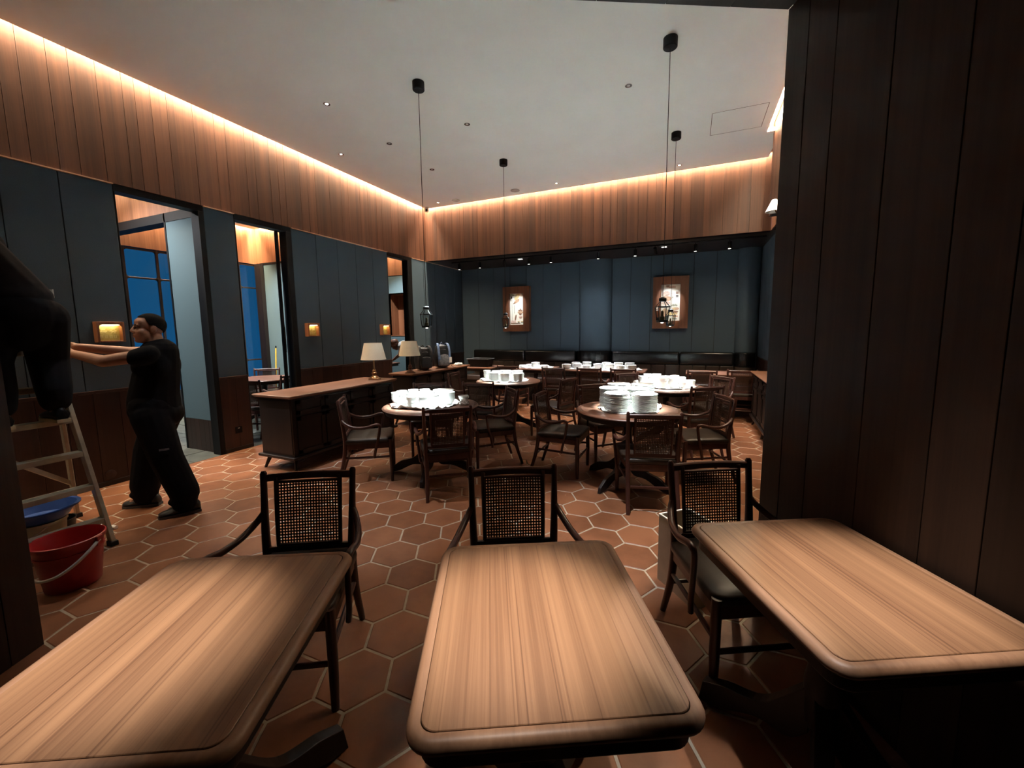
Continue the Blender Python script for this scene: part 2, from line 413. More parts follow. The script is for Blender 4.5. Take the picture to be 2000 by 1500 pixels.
for x, y, px in tiles:
    full = x - RH > XL
    if nt_ < 296 and rank((x, y, px)) < 900:
        if full: link('tile', hex_me, floor, (x, y, 0))
        else:
            f = lambda p: p[0] + x - XL - 0.003
            po, pi_ = clip(hexpoly(RH-GAP), f), clip(hexpoly(RH-GAP-0.004), lambda p: p[0]+x-XL-0.006)
            if len(po) != len(pi_) or len(po) < 3: continue
            o = MB().rings(hex_rings(po, pi_)).build('tile', M['tile'], floor); o.location = (x, y, 0)
        nt_ += 1
    else:
        po, pi_ = hexpoly(RH-GAP), hexpoly(RH-GAP-0.004)
        if not full:
            po, pi_ = clip(po, lambda p: p[0]+x-XL-0.003), clip(pi_, lambda p: p[0]+x-XL-0.006)
            if len(po) != len(pi_) or len(po) < 3: continue
        rest.rings([[(a+x,b+y,z) for a,b,z in r] for r in hex_rings(po, pi_)])
ro = rest.build('tile_field', M['tile'], floor); ro['kind'] = 'stuff'

rnd = random.Random(5)
def cuts(a, b, lo, hi, r=rnd):
    out = [a]
    while b - out[-1] > hi*1.2: out.append(out[-1] + r.uniform(lo, hi))
    out.append(b); return out

# --- left wall
SEG = [(-0.75, 2.335), (3.165, 3.52), (4.33, 6.376), (7.12, YB)]
w = MB()
for a, b in SEG: w.box(XL-0.14, XL-0.02, a, b, 0, ZH)
w.box(XL-0.14, XL-0.02, -0.75, YB, ZH, ZC+0.3)
wall_left = struct('wall_left', w, M['core'], 'left wall with walnut fascia over blue cloth panels and dark wainscot', 'wall')
ys = cuts(-0.75, YF, 0.10, 0.27)
for a, b in zip(ys, ys[1:]):
    MB().box(-0.022, 0, -(b-a)/2+0.0015, (b-a)/2-0.0015, 0, ZC+0.28-ZH).build('plank', M['fascia'], wall_left, bevel=0.0015, seg=1).location = (XL, (a+b)/2, ZH)
def wall_panels(parent, segs, seams, face, z0, z1, mat=None):
    for a, b in segs:
        c = [a] + [s_ for s_ in seams if a+0.05 < s_ < b-0.05] + [b]
        for p, q in zip(c, c[1:]):
            MB().box(-0.02, 0, -(q-p)/2+0.003, (q-p)/2-0.003, z0, z1).build('panel', mat or M['blue'], parent, bevel=0.003, seg=1).location = (face, (p+q)/2, 0)
seamsL = [-0.42,-0.02,0.38,0.78,1.18,1.575,1.944,4.754,5.169,5.571,5.980,7.53,7.95,8.36,8.77]
wall_panels(wall_left, SEG, seamsL, XL-0.008, 0.985, ZH-0.012)
for a, b in SEG:
    c = cuts(a, b, 0.19, 0.205)
    for p, q in zip(c, c[1:]):
        MB().box(-0.018, 0, -(q-p)/2+0.001, (q-p)/2-0.001, 0, 0.955).build('wainscot_board', M['wainscot'], wall_left, bevel=0.0012, seg=1).location = (XL, (p+q)/2, 0)
    MB().box(-0.02, 0.014, a, b, 0.955, 0.985).build('rail', M['wainscot'], wall_left, bevel=0.004)
    MB().box(-0.02, 0.006, a, b, 0, 0.05).build('baseboard', M['dark'], wall_left, bevel=0.003)
for o in wall_left.children:
    if o.name.split('.')[0] in ('rail', 'baseboard'): o.location.x = XL
for a, b in SEG:
    MB().box(XL-0.02, XL+0.014, a, b, ZH-0.010, ZH).build('highlight_bead', M['bead_highlight'], wall_left)  # the bead's pale colour stands in for light catching this edge

# door frames of the three openings
def frame(n, parts, label):
    r = thing('door_%d' % n, label, 'door frame'); r['kind'] = 'structure'
    for nm, bx_, mt in parts: MB().box(*bx_).build(nm, M[mt], r, bevel=0.003, seg=1)
    return r
frame(1, [('header', (XL-0.15, XL-0.004, 2.335, 3.165, ZH-0.07, ZH-0.001), 'black'), ('jamb', (XL-0.15, XL-0.002, 3.105, 3.165, 0, ZH-0.07), 'black'),
          ('jamb', (XL-0.15, XL-0.012, 2.335, 2.350, 0, ZH-0.07), 'black')], 'black metal door frame beside the reaching man')
d2 = frame(2, [('header', (XL-0.15, XL-0.004, 3.52, 4.33, ZH-0.07, ZH-0.001), 'black'), ('jamb', (XL-0.15, XL-0.002, 4.245, 4.33, 0, ZH-0.07), 'black'),
          ('jamb', (XL-0.15, XL-0.012, 3.52, 3.538, 0, ZH-0.07), 'black'), ('door_stile', (XL-0.13, XL-0.09, 4.15, 4.185, 0.01, ZH-0.07), 'black'),
          ('door_rail', (XL-0.13, XL-0.09, 4.15, 4.25, 0.01, 0.10), 'black')], 'black metal door frame behind the long sideboard')
MB().box(XL-0.116, XL-0.106, 4.18, 4.25, 0.1, ZH-0.07).build('pane', M['glass'], d2)
MB().tube([(XL-0.075,4.168,1.25),(XL-0.075,4.168,1.62)], 0.009).build('handle', M['black'], d2)
frame(3, [('header', (XL-0.15, XL-0.004, 6.376, 7.12, ZH-0.07, ZH-0.001), 'black'), ('jamb', (XL-0.15, XL-0.002, 6.985, 7.12, 0, ZH-0.07), 'black'),
          ('jamb', (XL-0.15, XL-0.012, 6.376, 6.392, 0, ZH-0.07), 'black')], 'black metal door frame behind the cream table lamps')

# --- back wall, fascia, soffit
w = MB().box(XL, XR+0.3, YB+0.02, YB+0.14, 0, ZH+0.1)
wall_back = struct('wall_back', w, M['core'], 'blue cloth panelled back wall behind the banquette', 'wall')
sb = [XL,-4.96,-4.53,-4.09,-3.657,-3.236,-2.806,-2.357]
for c in (sb, [-1.629,-1.233,-0.819,-0.41,0.014,0.43,0.823,XR]):
    for p, q in zip(c, c[1:]):
        MB().box(-(q-p)/2+0.003, (q-p)/2-0.003, 0, 0.02, 0, ZH).build('panel', M['blue'], wall_back, bevel=0.003, seg=1).location = ((p+q)/2, YB, 0)
def halfround(x0, x1, d, y0, z0, z1, n=14):
    c = (x0+x1)/2; hw = (x1-x0)/2
    pts = [(c + hw*cos(pi*k/n), y0 - d*sin(pi*k/n)) for k in range(n+1)]
    return MB().prism(pts, z0, z1)
struct('wall_column_1', halfround(-2.357, -1.629, 0.16, YB, 1.06, ZH), M['blue'], 'rounded blue column between the two pictures', 'column', smooth=50)  # rounded wall column, built apart from the back wall mesh
struct('wall_column_2', halfround(0.80, 1.19, 0.14, YB, 1.06, ZH), M['blue'], 'rounded blue column in the right-hand corner', 'column', smooth=50)  # corner wall column, likewise a separate piece of the back wall
w = MB().box(XL, 1.10, YF+0.022, YF+0.12, ZH, ZC+0.3)
fascia_back = struct('trim_1', w, M['core'], 'walnut plank fascia above the banquette with glowing cove', 'fascia')
xs = cuts(XL, 1.10, 0.09, 0.22)
for a, b in zip(xs, xs[1:]):
    MB().box(-(b-a)/2+0.001, (b-a)/2-0.001, 0, 0.022, 0, ZC+0.28-ZH).build('plank', M['fascia'], fascia_back, bevel=0.001, seg=1).location = ((a+b)/2, YF, ZH)
struct('trim_2', MB().box(XL, XR+0.2, YF+0.001, YB+0.1, ZH, ZH+0.04), M['cabinet'], 'dark wooden soffit carrying the track lights', 'soffit')

# --- right wall of the dining room
w = MB().box(XR+0.02, XR+0.14, 2.7, YB+0.1, 0, ZH).box(1.122, 1.34, 2.7, YF, ZH, ZC+0.3).box(0.952, 1.13, 2.75, 6.70, ZH, ZC+0.3)
wall_right = struct('wall_right', w, M['core'], 'right wall of the dining room behind the dark portal', 'wall')
ys = cuts(2.8, YB, 0.40, 0.42)
for a, b in zip(ys, ys[1:]):
    MB().box(0, 0.02, -(b-a)/2+0.003, (b-a)/2-0.003, 0.985, ZH).build('panel', M['blue'], wall_right, bevel=0.003, seg=1).location = (XR, (a+b)/2, 0)
    MB().box(0, 0.02, -(b-a)/2+0.001, (b-a)/2-0.001, 0, 0.98).build('wainscot_board', M['wainscot'], wall_right, bevel=0.001, seg=1).location = (XR-0.006, (a+b)/2, 0)
for x_, y0_, y1_ in ((1.10, 6.70, YF), (0.93, 2.75, 6.70)):
    ys = cuts(y0_, y1_, 0.12, 0.26)
    for a, b in zip(ys, ys[1:]):
        MB().box(0, 0.022, -(b-a)/2+0.001, (b-a)/2-0.001, 0, ZC+0.28-ZH).build('plank', M['fascia'], wall_right, bevel=0.001, seg=1).location = (x_, (a+b)/2, ZH)
MB().box(0.952, 1.13, 6.701, 6.716, ZH, ZC+0.28).build('end_board', M['fascia'], wall_right)

# --- ceiling with cove slots
w = MB().box(XL+0.10, 0.84, -1.5, YF-0.10, ZC, ZC+0.05).box(0.84, 1.0, 6.60, YF-0.10, ZC, ZC+0.05)
w.box(XL-0.14, 1.34, -1.5, YF+0.12, ZC+0.30, ZC+0.36)
ceiling = struct('ceiling', w, M['ceil'], 'plain pale ceiling of the dining room with glowing cove edges', 'ceiling')
MB().box(XL+0.03, XL+0.05, -0.7, YF-0.12, ZC+0.16, ZC+0.17).build('led_strip', M['led'], ceiling)
MB().box(XL+0.15, 0.9, YF-0.06, YF-0.04, ZC+0.16, ZC+0.17).build('led_strip', M['led'], ceiling)
MB().box(0.86, 0.91, 3.0, 6.64, ZC+0.10, ZC+0.11).build('led_strip', M['led'], ceiling)
g = M['core']
ax, ay = 0.145, 6.40
hatch = MB().box(ax, ax+0.60, ay-0.003, ay+0.003, ZC-0.001, ZC).box(ax-0.003, ax+0.003, ay-0.62, ay, ZC-0.001, ZC).box(ax, ax+0.6, ay-0.623, ay-0.617, ZC-0.001, ZC).box(ax+0.597, ax+0.603, ay-0.62, ay, ZC-0.001, ZC)
hatch.build('hatch_seam', M['bronze'], ceiling)

# --- portal between alcove and dining room
def abbox(mb, a0, a1, b0, b1, z0, z1):
    P = [ab(a0,b0), ab(a1,b0), ab(a1,b1), ab(a0,b1)]
    return mb.prism([(p[0],p[1]) for p in P], z0, z1)
AR, AL, BP = 1.456, -2.265, 2.03
w = MB(); abbox(w, AR+0.022, AR+0.2, -3.2, BP-0.022, 0, ZH); abbox(w, AR+0.022, 2.5, BP-0.15, BP-0.022, 0, ZC+0.3)
wall_portal = struct('wall_portal_right', w, M['core'], 'tall dark walnut plank wall beside the right-hand table', 'wall')
bs = [BP, 1.89, 1.73, 1.47, 1.22, 1.05, 0.80, 0.60, 0.33, 0.10, -0.15, -0.40, -0.62, -0.9, -1.1, -1.4, -1.7, -2.0, -2.3, -2.6, -2.9, -3.2]
for p, q in zip(bs, bs[1:]):
    o = MB().box(0, 0.022, q-p+0.0015, -0.0015, 0, ZH-0.001).build('plank', M['portal'], wall_portal, bevel=0.0012, seg=1)
    o.location = ab(AR, p); o.rotation_euler = (0,0,A27)
o = MB().box(0.0, 1.0, -0.022, 0, 0, ZC+0.28).build('plank', M['portal'], wall_portal); o.location = ab(AR+0.022, BP); o.rotation_euler = (0,0,A27)
w = MB(); abbox(w, AL-0.2, AL-0.022, -3.2, BP-0.022, 0, ZH); abbox(w, -5.6, AL-0.022, BP-0.15, BP-0.022, 0, ZC+0.3)
wall_jamb = struct('wall_portal_left', w, M['core'], 'dark walnut portal jamb at the left edge in front of the stepladder', 'wall')
for p, q in zip(bs, bs[1:]):
    o = MB().box(-0.022, 0, q-p+0.0015, -0.0015, 0, ZH-0.001).build('plank', M['portal'], wall_jamb, bevel=0.0012, seg=1)
    o.location = ab(AL, p); o.rotation_euler = (0,0,A27)
w = MB(); abbox(w, AL-0.2, AR+0.2, -3.2, BP-0.002, ZH+0.022, ZH+0.12); abbox(w, AL-0.2, AR+0.2, BP-0.15, BP-0.022, ZH+0.1, ZC+0.3)
ceil2 = struct('ceiling_alcove', w, M['core'], 'dark wood plank ceiling of the alcove over the near tables', 'ceiling')
as_ = cuts(AL, AR, 0.28, 0.34)
for p, q in zip(as_, as_[1:]):
    o = MB().box(-(q-p)/2+0.0015, (q-p)/2-0.0015, -5.23+0.0, 0, 0, 0.022).build('plank', M['portal_x'], ceil2)
    o.location = ab((p+q)/2, BP, ZH); o.rotation_euler = (0,0,A27)
w = MB(); abbox(w, AL-0.2, AR+0.2, -3.3, -3.2, 0, ZH+0.1)
struct('wall_alcove', w, M['portal'], 'dark wooden wall behind the camera closing the alcove', 'wall')

# --- private rooms behind the left wall
XW, ZR = -9.05, 3.80
w = MB().box(XW-0.2, XL-0.14, 1.0, YB+0.2, -0.1, -0.008)
floor_room = struct('floor_room', w, M['core'], 'grey slate floor of the private rooms behind the left wall', 'floor')
r2 = random.Random(9)
y = 1.05
while y < 8.9:
    h = r2.uniform(0.32, 0.42); x = XL-0.005
    while x > -8.9:
        l = r2.uniform(0.4, 0.7)
        if not (x < -7.6 and y > 6.4):
            MB().box(-l+0.008, -0.004, 0.004, h-0.004, -0.012, r2.uniform(-0.003, 0.002)).build('slab', M['slate'], floor_room, bevel=0.002, seg=1).location = (x, y, 0)
        x -= l
    y += h
w = MB().box(XW, XL-0.14, 1.0, YB+0.1, ZR+0.30, ZR+0.36).box(XW+0.10, XL-0.14, 3.37, 6.20, ZR, ZR+0.05).box(XW+0.1, XL-0.14, 6.4, YB-0.1, ZR, ZR+0.05).box(XW+0.1, XL-0.14, 1.0, 3.07, ZR, ZR+0.05)
struct('ceiling_room', w, M['ceil'], 'pale ceiling of the private rooms with cove edges', 'ceiling')
# window wall
w = MB().box(XW-0.14, XW-0.02, 1.0, YB+0.1, ZH, ZR+0.3).box(XW-0.14, XW-0.02, 1.0, YB+0.1, 0, 0.42).box(XW-0.14, XW-0.02, 6.36, YB+0.1, 0.4, ZH+0.02).box(XW-0.14, XW-0.02, 1.0, 2.0, 0.4, ZH+0.02)
wall_window = struct('wall_window', w, M['core'], 'window wall of the private rooms with walnut band above', 'wall')
def planks_y(par, x, y0_, y1_, z0, z1, lo, hi, mat, s=1):
    c = cuts(y0_, y1_, lo, hi)
    for a, b in zip(c, c[1:]):
        MB().box(min(0,-0.02*s), max(0,-0.02*s), -(b-a)/2+0.001, (b-a)/2-0.001, 0, z1-z0).build('plank', mat, par).location = (x, (a+b)/2, z0)
def planks_x(par, y_, x0_, x1_, z0, z1, lo, hi, mat):
    c = cuts(x0_, x1_, lo, hi)
    for a, b in zip(c, c[1:]):
        MB().box(-(b-a)/2+0.001, (b-a)/2-0.001, 0, 0.02, 0, z1-z0).build('plank', mat, par).location = ((a+b)/2, y_, z0)
planks_y(wall_window, XW, 1.0, YB, ZH, ZR+0.28, 0.2, 0.4, M['room_fascia'])
window = thing('window_1', 'tall dark-barred window with blue dusk behind, in the private room', 'window'); window['kind'] = 'structure'
my = [2.0, 2.46, 2.95, 3.44, 3.93, 4.42, 4.91, 5.40, 5.89, 6.33]; mz = [0.44, 0.93, 2.53, 3.03]
for yy in my: MB().box(XW-0.06, XW-0.02, yy-0.02, yy+0.02, 0.42, ZH).build('mullion', M['mullion'], window, bevel=0.004, seg=1)
for zz in mz: MB().box(XW-0.055, XW-0.022, 2.0, 6.33, zz-0.014, zz+0.014).build('glazing_bar', M['mullion'], window, bevel=0.003, seg=1)
for a, b in zip(my, my[1:]):
    for c, d in zip(mz, mz[1:]):
        g4 = MB()
        for yy, sy in ((a+0.02, 1), (b-0.02, -1)):
            for zz, sz in ((c+0.014, 1), (d-0.014, -1)):
                r_ = 0.045; pts = [(0,0),(r_*sy,0)] + [(r_*sy - r_*sin(radians(t))*sy, r_*sz - r_*cos(radians(t))*sz) for t in (22,45,68)] + [(0,r_*sz)]
                n_ = len(pts)
                g4.add([(XW-0.05, yy+p[0], zz+p[1]) for p in pts]+[(XW-0.03, yy+p[0], zz+p[1]) for p in pts], [tuple(range(n_)), tuple(range(2*n_-1,n_-1,-1))]+[(k,(k+1)%n_,n_+(k+1)%n_,n_+k) for k in range(n_)])
        pn = MB().box(XW-0.044, XW-0.038, a+0.01, b-0.01, c+0.005, d-0.005).build('pane', M['glass'], window)
        g4.build('corner_fillet', M['mullion'], pn)
# partition 1 (with an opening), partition 2, end wall
w = MB().box(-6.21, XL-0.15, 3.17, 3.27, 0, ZH).box(XW, XL-0.15, 3.19, 3.27, ZH, ZR+0.3)
wall_part = struct('wall_partition', w, M['core'], 'blue partition coloured as lit, seen through the doorway behind the man', 'wall')
MB().box(-6.21, XL-0.15, 3.15, 3.17, 0.42, ZH-0.10).build('panel', M['lit_blue'], wall_part, bevel=0.003)
MB().box(-6.21, XL-0.15, 3.27, 3.29, 0.98, ZH-0.10).build('panel', M['lit_blue'], wall_part, bevel=0.003)
for k in range(6): MB().box(-6.21+0.1*k+0.001, -6.21+0.1*k+0.099, 3.15, 3.17, 0, 0.42).build('wainscot_board', M['wainscot'], wall_part)
planks_x(wall_part, 3.17, XW, XL-0.15, ZH, ZR+0.28, 0.2, 0.4, M['room_fascia'])
MB().box(XW, XL-0.15, 3.145, 3.295, ZH-0.11, ZH).build('header', M['black'], wall_part)
MB().box(-6.23, -6.20, 3.145, 3.295, 0, ZH).build('jamb', M['black'], wall_part)
w = MB().box(XW-0.1, XL-0.14, 6.32, 6.38, 0, ZR+0.3)
wall_p2 = struct('wall_partition_far', w, M['core'], 'blue partition coloured as lit behind the yellow mop handle', 'wall')
for a, b in ((-8.86,-7.75),(-7.75,-6.65),(-6.65,XL-0.15)): MB().box(a+0.003, b-0.003, 6.30, 6.32, 0.0, ZH-0.02).build('panel', M['lit_blue'], wall_p2, bevel=0.003)
MB().box(XW, -8.86, 6.22, 6.32, 0, ZH).build('corner_post', M['dark'], wall_p2)
MB().box(XW, XL-0.15, 6.29, 6.32, ZH-0.025, ZH+0.02).build('bead', M['black'], wall_p2)
planks_x(wall_p2, 6.30, XW, XL-0.15, ZH, ZR+0.28, 0.2, 0.4, M['room_fascia'])
w = MB().box(XW-0.1, -7.84, YB+0.02, YB+0.12, 0, ZR+0.3).box(-6.9, XL, YB+0.02, YB+0.12, 0, ZR+0.3).box(-7.84, -6.9, YB+0.02, YB+0.12, 2.56, ZR+0.3).box(-7.84, -6.9, YB+0.02, YB+0.12, 0, 1.42).box(-7.9, -6.84, YB+0.45, YB+0.5, 1.36, 2.62)
wall_end = struct('wall_room_end', w, M['core'], 'blue end wall coloured as lit with a walnut niche seen past the second lamp', 'wall')
for a, b, z0, z1 in ((-9.0,-7.84,0,ZH),(-6.9,XL-0.15,0,ZH),(-7.84,-6.9,2.56,ZH),(-7.84,-6.9,0,1.42)): MB().box(a, b, YB, YB+0.02, z0, z1-0.02).build('panel', M['lit_blue'], wall_end)
for bx_ in ((-7.84,-6.9,YB+0.43,YB+0.45,1.42,2.56),(-7.86,-7.84,YB,YB+0.45,1.40,2.58),(-6.9,-6.88,YB,YB+0.45,1.40,2.58),(-7.86,-6.88,YB,YB+0.45,2.56,2.58),(-7.86,-6.88,YB-0.01,YB+0.45,1.40,1.42)):
    MB().box(*bx_).build('niche_board', M['room_fascia'], wall_end)
planks_x(wall_end, YB, XW, XL-0.15, ZH, ZR+0.28, 0.2, 0.4, M['room_fascia'])
struct('wall_room_south', MB().box(XW-0.1, XL-0.14, 0.9, 1.0, 0, ZR+0.3), M['lit_blue'], 'blue south wall coloured as lit of the first private room', 'wall')

# ------------------------------------------------------------------ near dining tables (rounded top with inlaid groove, pedestal on four sabre feet)
def sabre(L=0.30, h=0.30, w0=0.062, w1=0.042, lift=0.035):
    """one curved foot running outwards along +x from the column"""
    top = spl([(0.0,0,h),(0.05,0,h*0.80),(L*0.42,0,h*0.46),(L*0.76,0,0.125),(L,0,lift+0.055)], 5)
    bot = spl([(0.0,0,h*0.45),(0.06,0,h*0.26),(L*0.45,0,0.085),(L*0.80,0,0.02),(L+0.015,0,0.0)], 5)
    R_ = []
    for i,(a,b) in enumerate(zip(top,bot)):
        t = i/(len(top)-1); w_ = w0+(w1-w0)*t
        R_.append([(a.x,-w_/2,a.z),(a.x,w_/2,a.z),(b.x,w_/2,b.z),(b.x,-w_/2,b.z)])
    return MB().rings(R_)
TW, TL, TZ = 0.635, 0.745, 0.75
def near_table(label, a, b):
    t = thing('dining_table', label, 'table', ab(a,b), A27, 'rectangular tables in the foreground')
    MB().prism(rrect(TW-0.062, TL-0.062, 0.035), TZ-0.03, TZ).build('top_panel', M['tabletop'], t, bevel=0.0015, seg=1)
    # rounded border strip with a shallow groove towards the panel
    prof = [(-0.030,TZ-0.032),(-0.030,TZ-0.0022),(-0.0265,TZ-0.0012),(-0.016,TZ-0.0002),(-0.006,TZ-0.004),(0.0,TZ-0.015),(-0.001,TZ-0.024),(-0.008,TZ-0.032)]
    rings = [[(x,y,z) for x,y in rrect(TW+2*o_, TL+2*o_, 0.062+o_)] for o_, z in prof]
    MB().rings(rings + [rings[0]], caps=False).build('edge_band', M['tableedge'], t, smooth=50)
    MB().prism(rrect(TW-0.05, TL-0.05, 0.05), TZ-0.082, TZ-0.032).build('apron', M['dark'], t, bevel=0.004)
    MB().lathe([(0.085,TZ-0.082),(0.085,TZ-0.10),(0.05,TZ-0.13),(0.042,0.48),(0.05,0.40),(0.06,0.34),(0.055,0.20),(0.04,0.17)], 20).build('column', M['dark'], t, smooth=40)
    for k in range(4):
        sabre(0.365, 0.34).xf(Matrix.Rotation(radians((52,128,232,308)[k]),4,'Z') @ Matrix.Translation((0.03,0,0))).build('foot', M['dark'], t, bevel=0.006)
    return t
near_table('rectangular wooden table nearest the red bucket, cut by the left edge', -0.822, 1.078)
near_table('rectangular wooden table in the middle of the foreground', 0.130, 1.078)
near_table('rectangular wooden table against the dark plank wall', 1.116, 1.175)

# ------------------------------------------------------------------ armchair: cane back, leather seat, swept arms
def make_chair():
    t = thing('armchair', 'armchair', 'chair')
    F = M['furn']
    for s in (-1,1):
        MB().tube([(0.232*s,0.225,0.0),(0.234*s,0.225,0.2),(0.232*s,0.222,0.445)], [0.0165,0.0205,0.0215], 10).build('front_leg', F, t, smooth=40)
        post = spl([(0.205*s,-0.310,0.0),(0.200*s,-0.242,0.22),(0.200*s,-0.215,0.42),(0.206*s,-0.228,0.60),(0.212*s,-0.262,0.855)],5)
        n_ = len(post)
        MB().tube(post + [Vector((0.2125*s,-0.264,0.866))], [0.0155+0.0055*sin(pi*min(1,i/(n_-1)*1.1)) for i in range(n_)]+[0.009], 10).build('back_post', F, t, smooth=40)
        arm = spl([(0.209*s,-0.236,0.665),(0.232*s,-0.205,0.630),(0.264*s,-0.120,0.592),(0.285*s,-0.010,0.590),(0.290*s,0.080,0.612),(0.289*s,0.112,0.612),(0.284*s,0.128,0.585),(0.274*s,0.108,0.47),(0.262*s,0.075,0.34),(0.252*s,0.06,0.265)],4)
        MB().tube(arm, [0.0135 if i > 22 else 0.0160 for i in range(len(arm))], 8).build('arm', F, t, smooth=50)
        MB().tube([(0.200*s,-0.228,0.268),(0.233*s,0.22,0.262)], 0.0120, 8).build('side_stretcher', F, t, smooth=40)
        # inner stile of the back
        MB().tube(spl([(0.146*s,-0.216,0.475),(0.149*s,-0.228,0.63),(0.152*s,-0.252,0.835)],3), 0.0105, 6, 0.8).build('back_stile', F, t, smooth=40)
    MB().bar((-0.225,0.222,0.205),(0.225,0.222,0.205),0.014,0.022).build('front_stretcher', F, t, bevel=0.004)
    MB().bar((-0.195,-0.237,0.215),(0.195,-0.237,0.215),0.014,0.022).build('rear_stretcher', F, t, bevel=0.004)
    sf = MB().bar((-0.22,0.222,0.385),(0.22,0.222,0.385),0.026,0.056).bar((-0.19,-0.216,0.385),(0.19,-0.216,0.385),0.024,0.056)
    for s in (-1,1): sf.bar((0.2*s,-0.2,0.385),(0.231*s,0.21,0.385),0.024,0.056)
    sf.build('seat_frame', F, t, bevel=0.004)
    # leather cushion, slightly domed
    R_ = []
    outline = rrect(1,1,0.12,5)
    def ring(sc_, z):
        return [(x*(0.455+0.045*(y+0.5))*sc_, y*0.475*sc_+0.004, z) for x,y in outline]
    R_ = [ring(0.97,0.412),ring(1.0,0.418),ring(1.012,0.436),ring(1.0,0.452),ring(0.96,0.460),ring(0.7,0.466),ring(0.35,0.467)]
    MB().rings(R_).build('seat_cushion', M['leather'], t, smooth=60)
    R_ = []
    for q in spl([(-0.208,-0.260,0.826),(-0.1,-0.271,0.829),(0,-0.275,0.830),(0.1,-0.271,0.829),(0.208,-0.260,0.826)],3):
        R_.append([(q.x,q.y+dy,q.z+dz) for dy,dz in ((0.010,-0.012),(0.012,0.016),(0.006,0.022),(-0.006,0.022),(-0.012,0.016),(-0.010,-0.012))])
    MB().rings(R_).build('crest_rail', F, t, smooth=40)
    MB().bar((-0.2,-0.214,0.482),(0.2,-0.214,0.482),0.02,0.028).build('lower_rail', F, t, bevel=0.004)
    for z0, y0_ in ((0.500,-0.2165),(0.811,-0.2495)): MB().bar((-0.15,y0_,z0),(0.15,y0_,z0),0.016,0.012).build('cane_rail', F, t, bevel=0.003)
    # woven cane with open holes
    c = MB(); n1, n2 = 21, 21; X0, X1, Z0, Z1 = -0.141, 0.141, 0.504, 0.807
    def P(u, v): return Vector((X0+(X1-X0)*u, -0.219-0.030*v-0.010*(1-(2*u-1)**2)*v, Z0+(Z1-Z0)*v))
    pu = 1/n1; pv = 1/n2
    for k in range(n1+1):
        u = k*pu; hw = 0.25*pu
        c.add([P(u-hw,0),P(u+hw,0),P(u+hw,0.5),P(u-hw,0.5),P(u-hw,1),P(u+hw,1)], [(0,1,2,3),(3,2,5,4)])
    off = Vector((0,-0.0022,0))
    for k in range(n2+1):
        v = k*pv; hw = 0.25*pv
        pts = []
        for i in range(5): pts += [P(i/4, v-hw)+off, P(i/4, v+hw)+off]
        c.add(pts, [(2*i,2*i+2,2*i+3,2*i+1) for i in range(4)])
    # diagonal strands closing the hole corners
    d_ = 0.11
    for k in range(n1):
        for j in range(n2):
            for su,sv in ((0,0),(1,0),(1,1),(0,1)):
                u0 = (k+0.25 if su == 0 else k+0.75)*pu; v0 = (j+0.25 if sv == 0 else j+0.75)*pv
                du = d_*pu*(1 if su == 0 else -1); dv = d_*pv*(1 if sv == 0 else -1)
                c.add([P(u0,v0)-off*0.3, P(u0+du,v0)-off*0.3, P(u0,v0+dv)-off*0.3], [(0,1,2)])
    c.build('cane_panel', M['cane'], t, fix=False)
    return t
chair0 = make_chair()
first = [True]
def chair(x, y, face, label, group, z=0):
    """face: direction (degrees, world) the sitter looks"""
    rz = radians(face-90)
    if first[0]:
        first[0] = False; c = chair0; c.location = (x,y,z); c.rotation_euler = (0,0,rz); c['label'] = label; c['group'] = group; return c
    return dup(chair0, label, (x,y,z), rz, group)
G1 = 'cane armchairs pushed up to the near tables'
p = ab(-0.905,1.765); chair(p[0],p[1], 27-90+3, 'dark cane-back armchair at the far end of the left-hand near table', G1)
p = ab(0.105,1.725); chair(p[0],p[1], 27-90, 'dark cane-back armchair at the far end of the middle near table', G1)
p = ab(1.140,1.715); chair(p[0],p[1], 27-90+1, 'dark cane-back armchair beside the open carton at the right-hand near table', G1)
G2 = 'cane armchairs around the round tables'
for x,y,f,l in (
    (-3.12,3.26,38,'cane armchair between the long sideboard and the front round table of bowls'),
    (-2.16,3.27,127,'cane armchair backing the camera at the table of bowls by the sideboard'),
    (-2.12,4.16,222,'cane armchair on the far right of the front round table of bowls'),
    (-3.02,4.24,-55,'cane armchair behind the front round table of bowls, only its top rail showing'),
    (-2.60,4.93,97,'cane armchair in front of the rear-left round table, back to the camera'),
    (-3.32,5.72,8,'cane armchair left of the rear-left round table near the second sideboard'),
    (-1.82,5.58,165,'cane armchair right of the rear-left round table'),
    (-1.26,4.20,0,'cane armchair left of the round table with tall plate stacks, seen from the side'),
    (-0.32,3.68,106,'cane armchair with its back to the camera at the round table of tall plate stacks'),
    (0.10,4.50,203,'cane armchair right of the round table with tall plate stacks'),
    (-0.95,4.84,-46,'cane armchair behind the round table with tall plate stacks, facing the camera'),
    (0.06,5.46,124,'cane armchair in front of the rear-right round table of bowls, back to the camera'),
    (0.24,6.26,222,'cane armchair right of the rear-right round table of bowls'),
    (-0.72,6.28,-45,'cane armchair left behind the rear-right round table of bowls')):
    chair(x,y,f,l,G2)
G3 = 'cane armchairs along the banquette tables'
for x,y,f,l in (
    (-3.22,7.30,92,'cane armchair at the banquette table with the flat plates'),
    (-2.28,7.24,90,'leftmost cane armchair at the long banquette table of plate stacks'),
    (-1.66,7.36,92,'middle cane armchair at the long banquette table of plate stacks'),
    (-1.05,7.38,88,'rightmost cane armchair at the long banquette table of plate stacks'),
    (0.18,7.40,92,'left cane armchair at the bare banquette table on the right'),
    (0.79,7.70,90,'right cane armchair at the bare banquette table by the right-hand sideboard')):
    chair(x,y,f,l,G3)
G4 = 'cane armchairs in the private rooms'
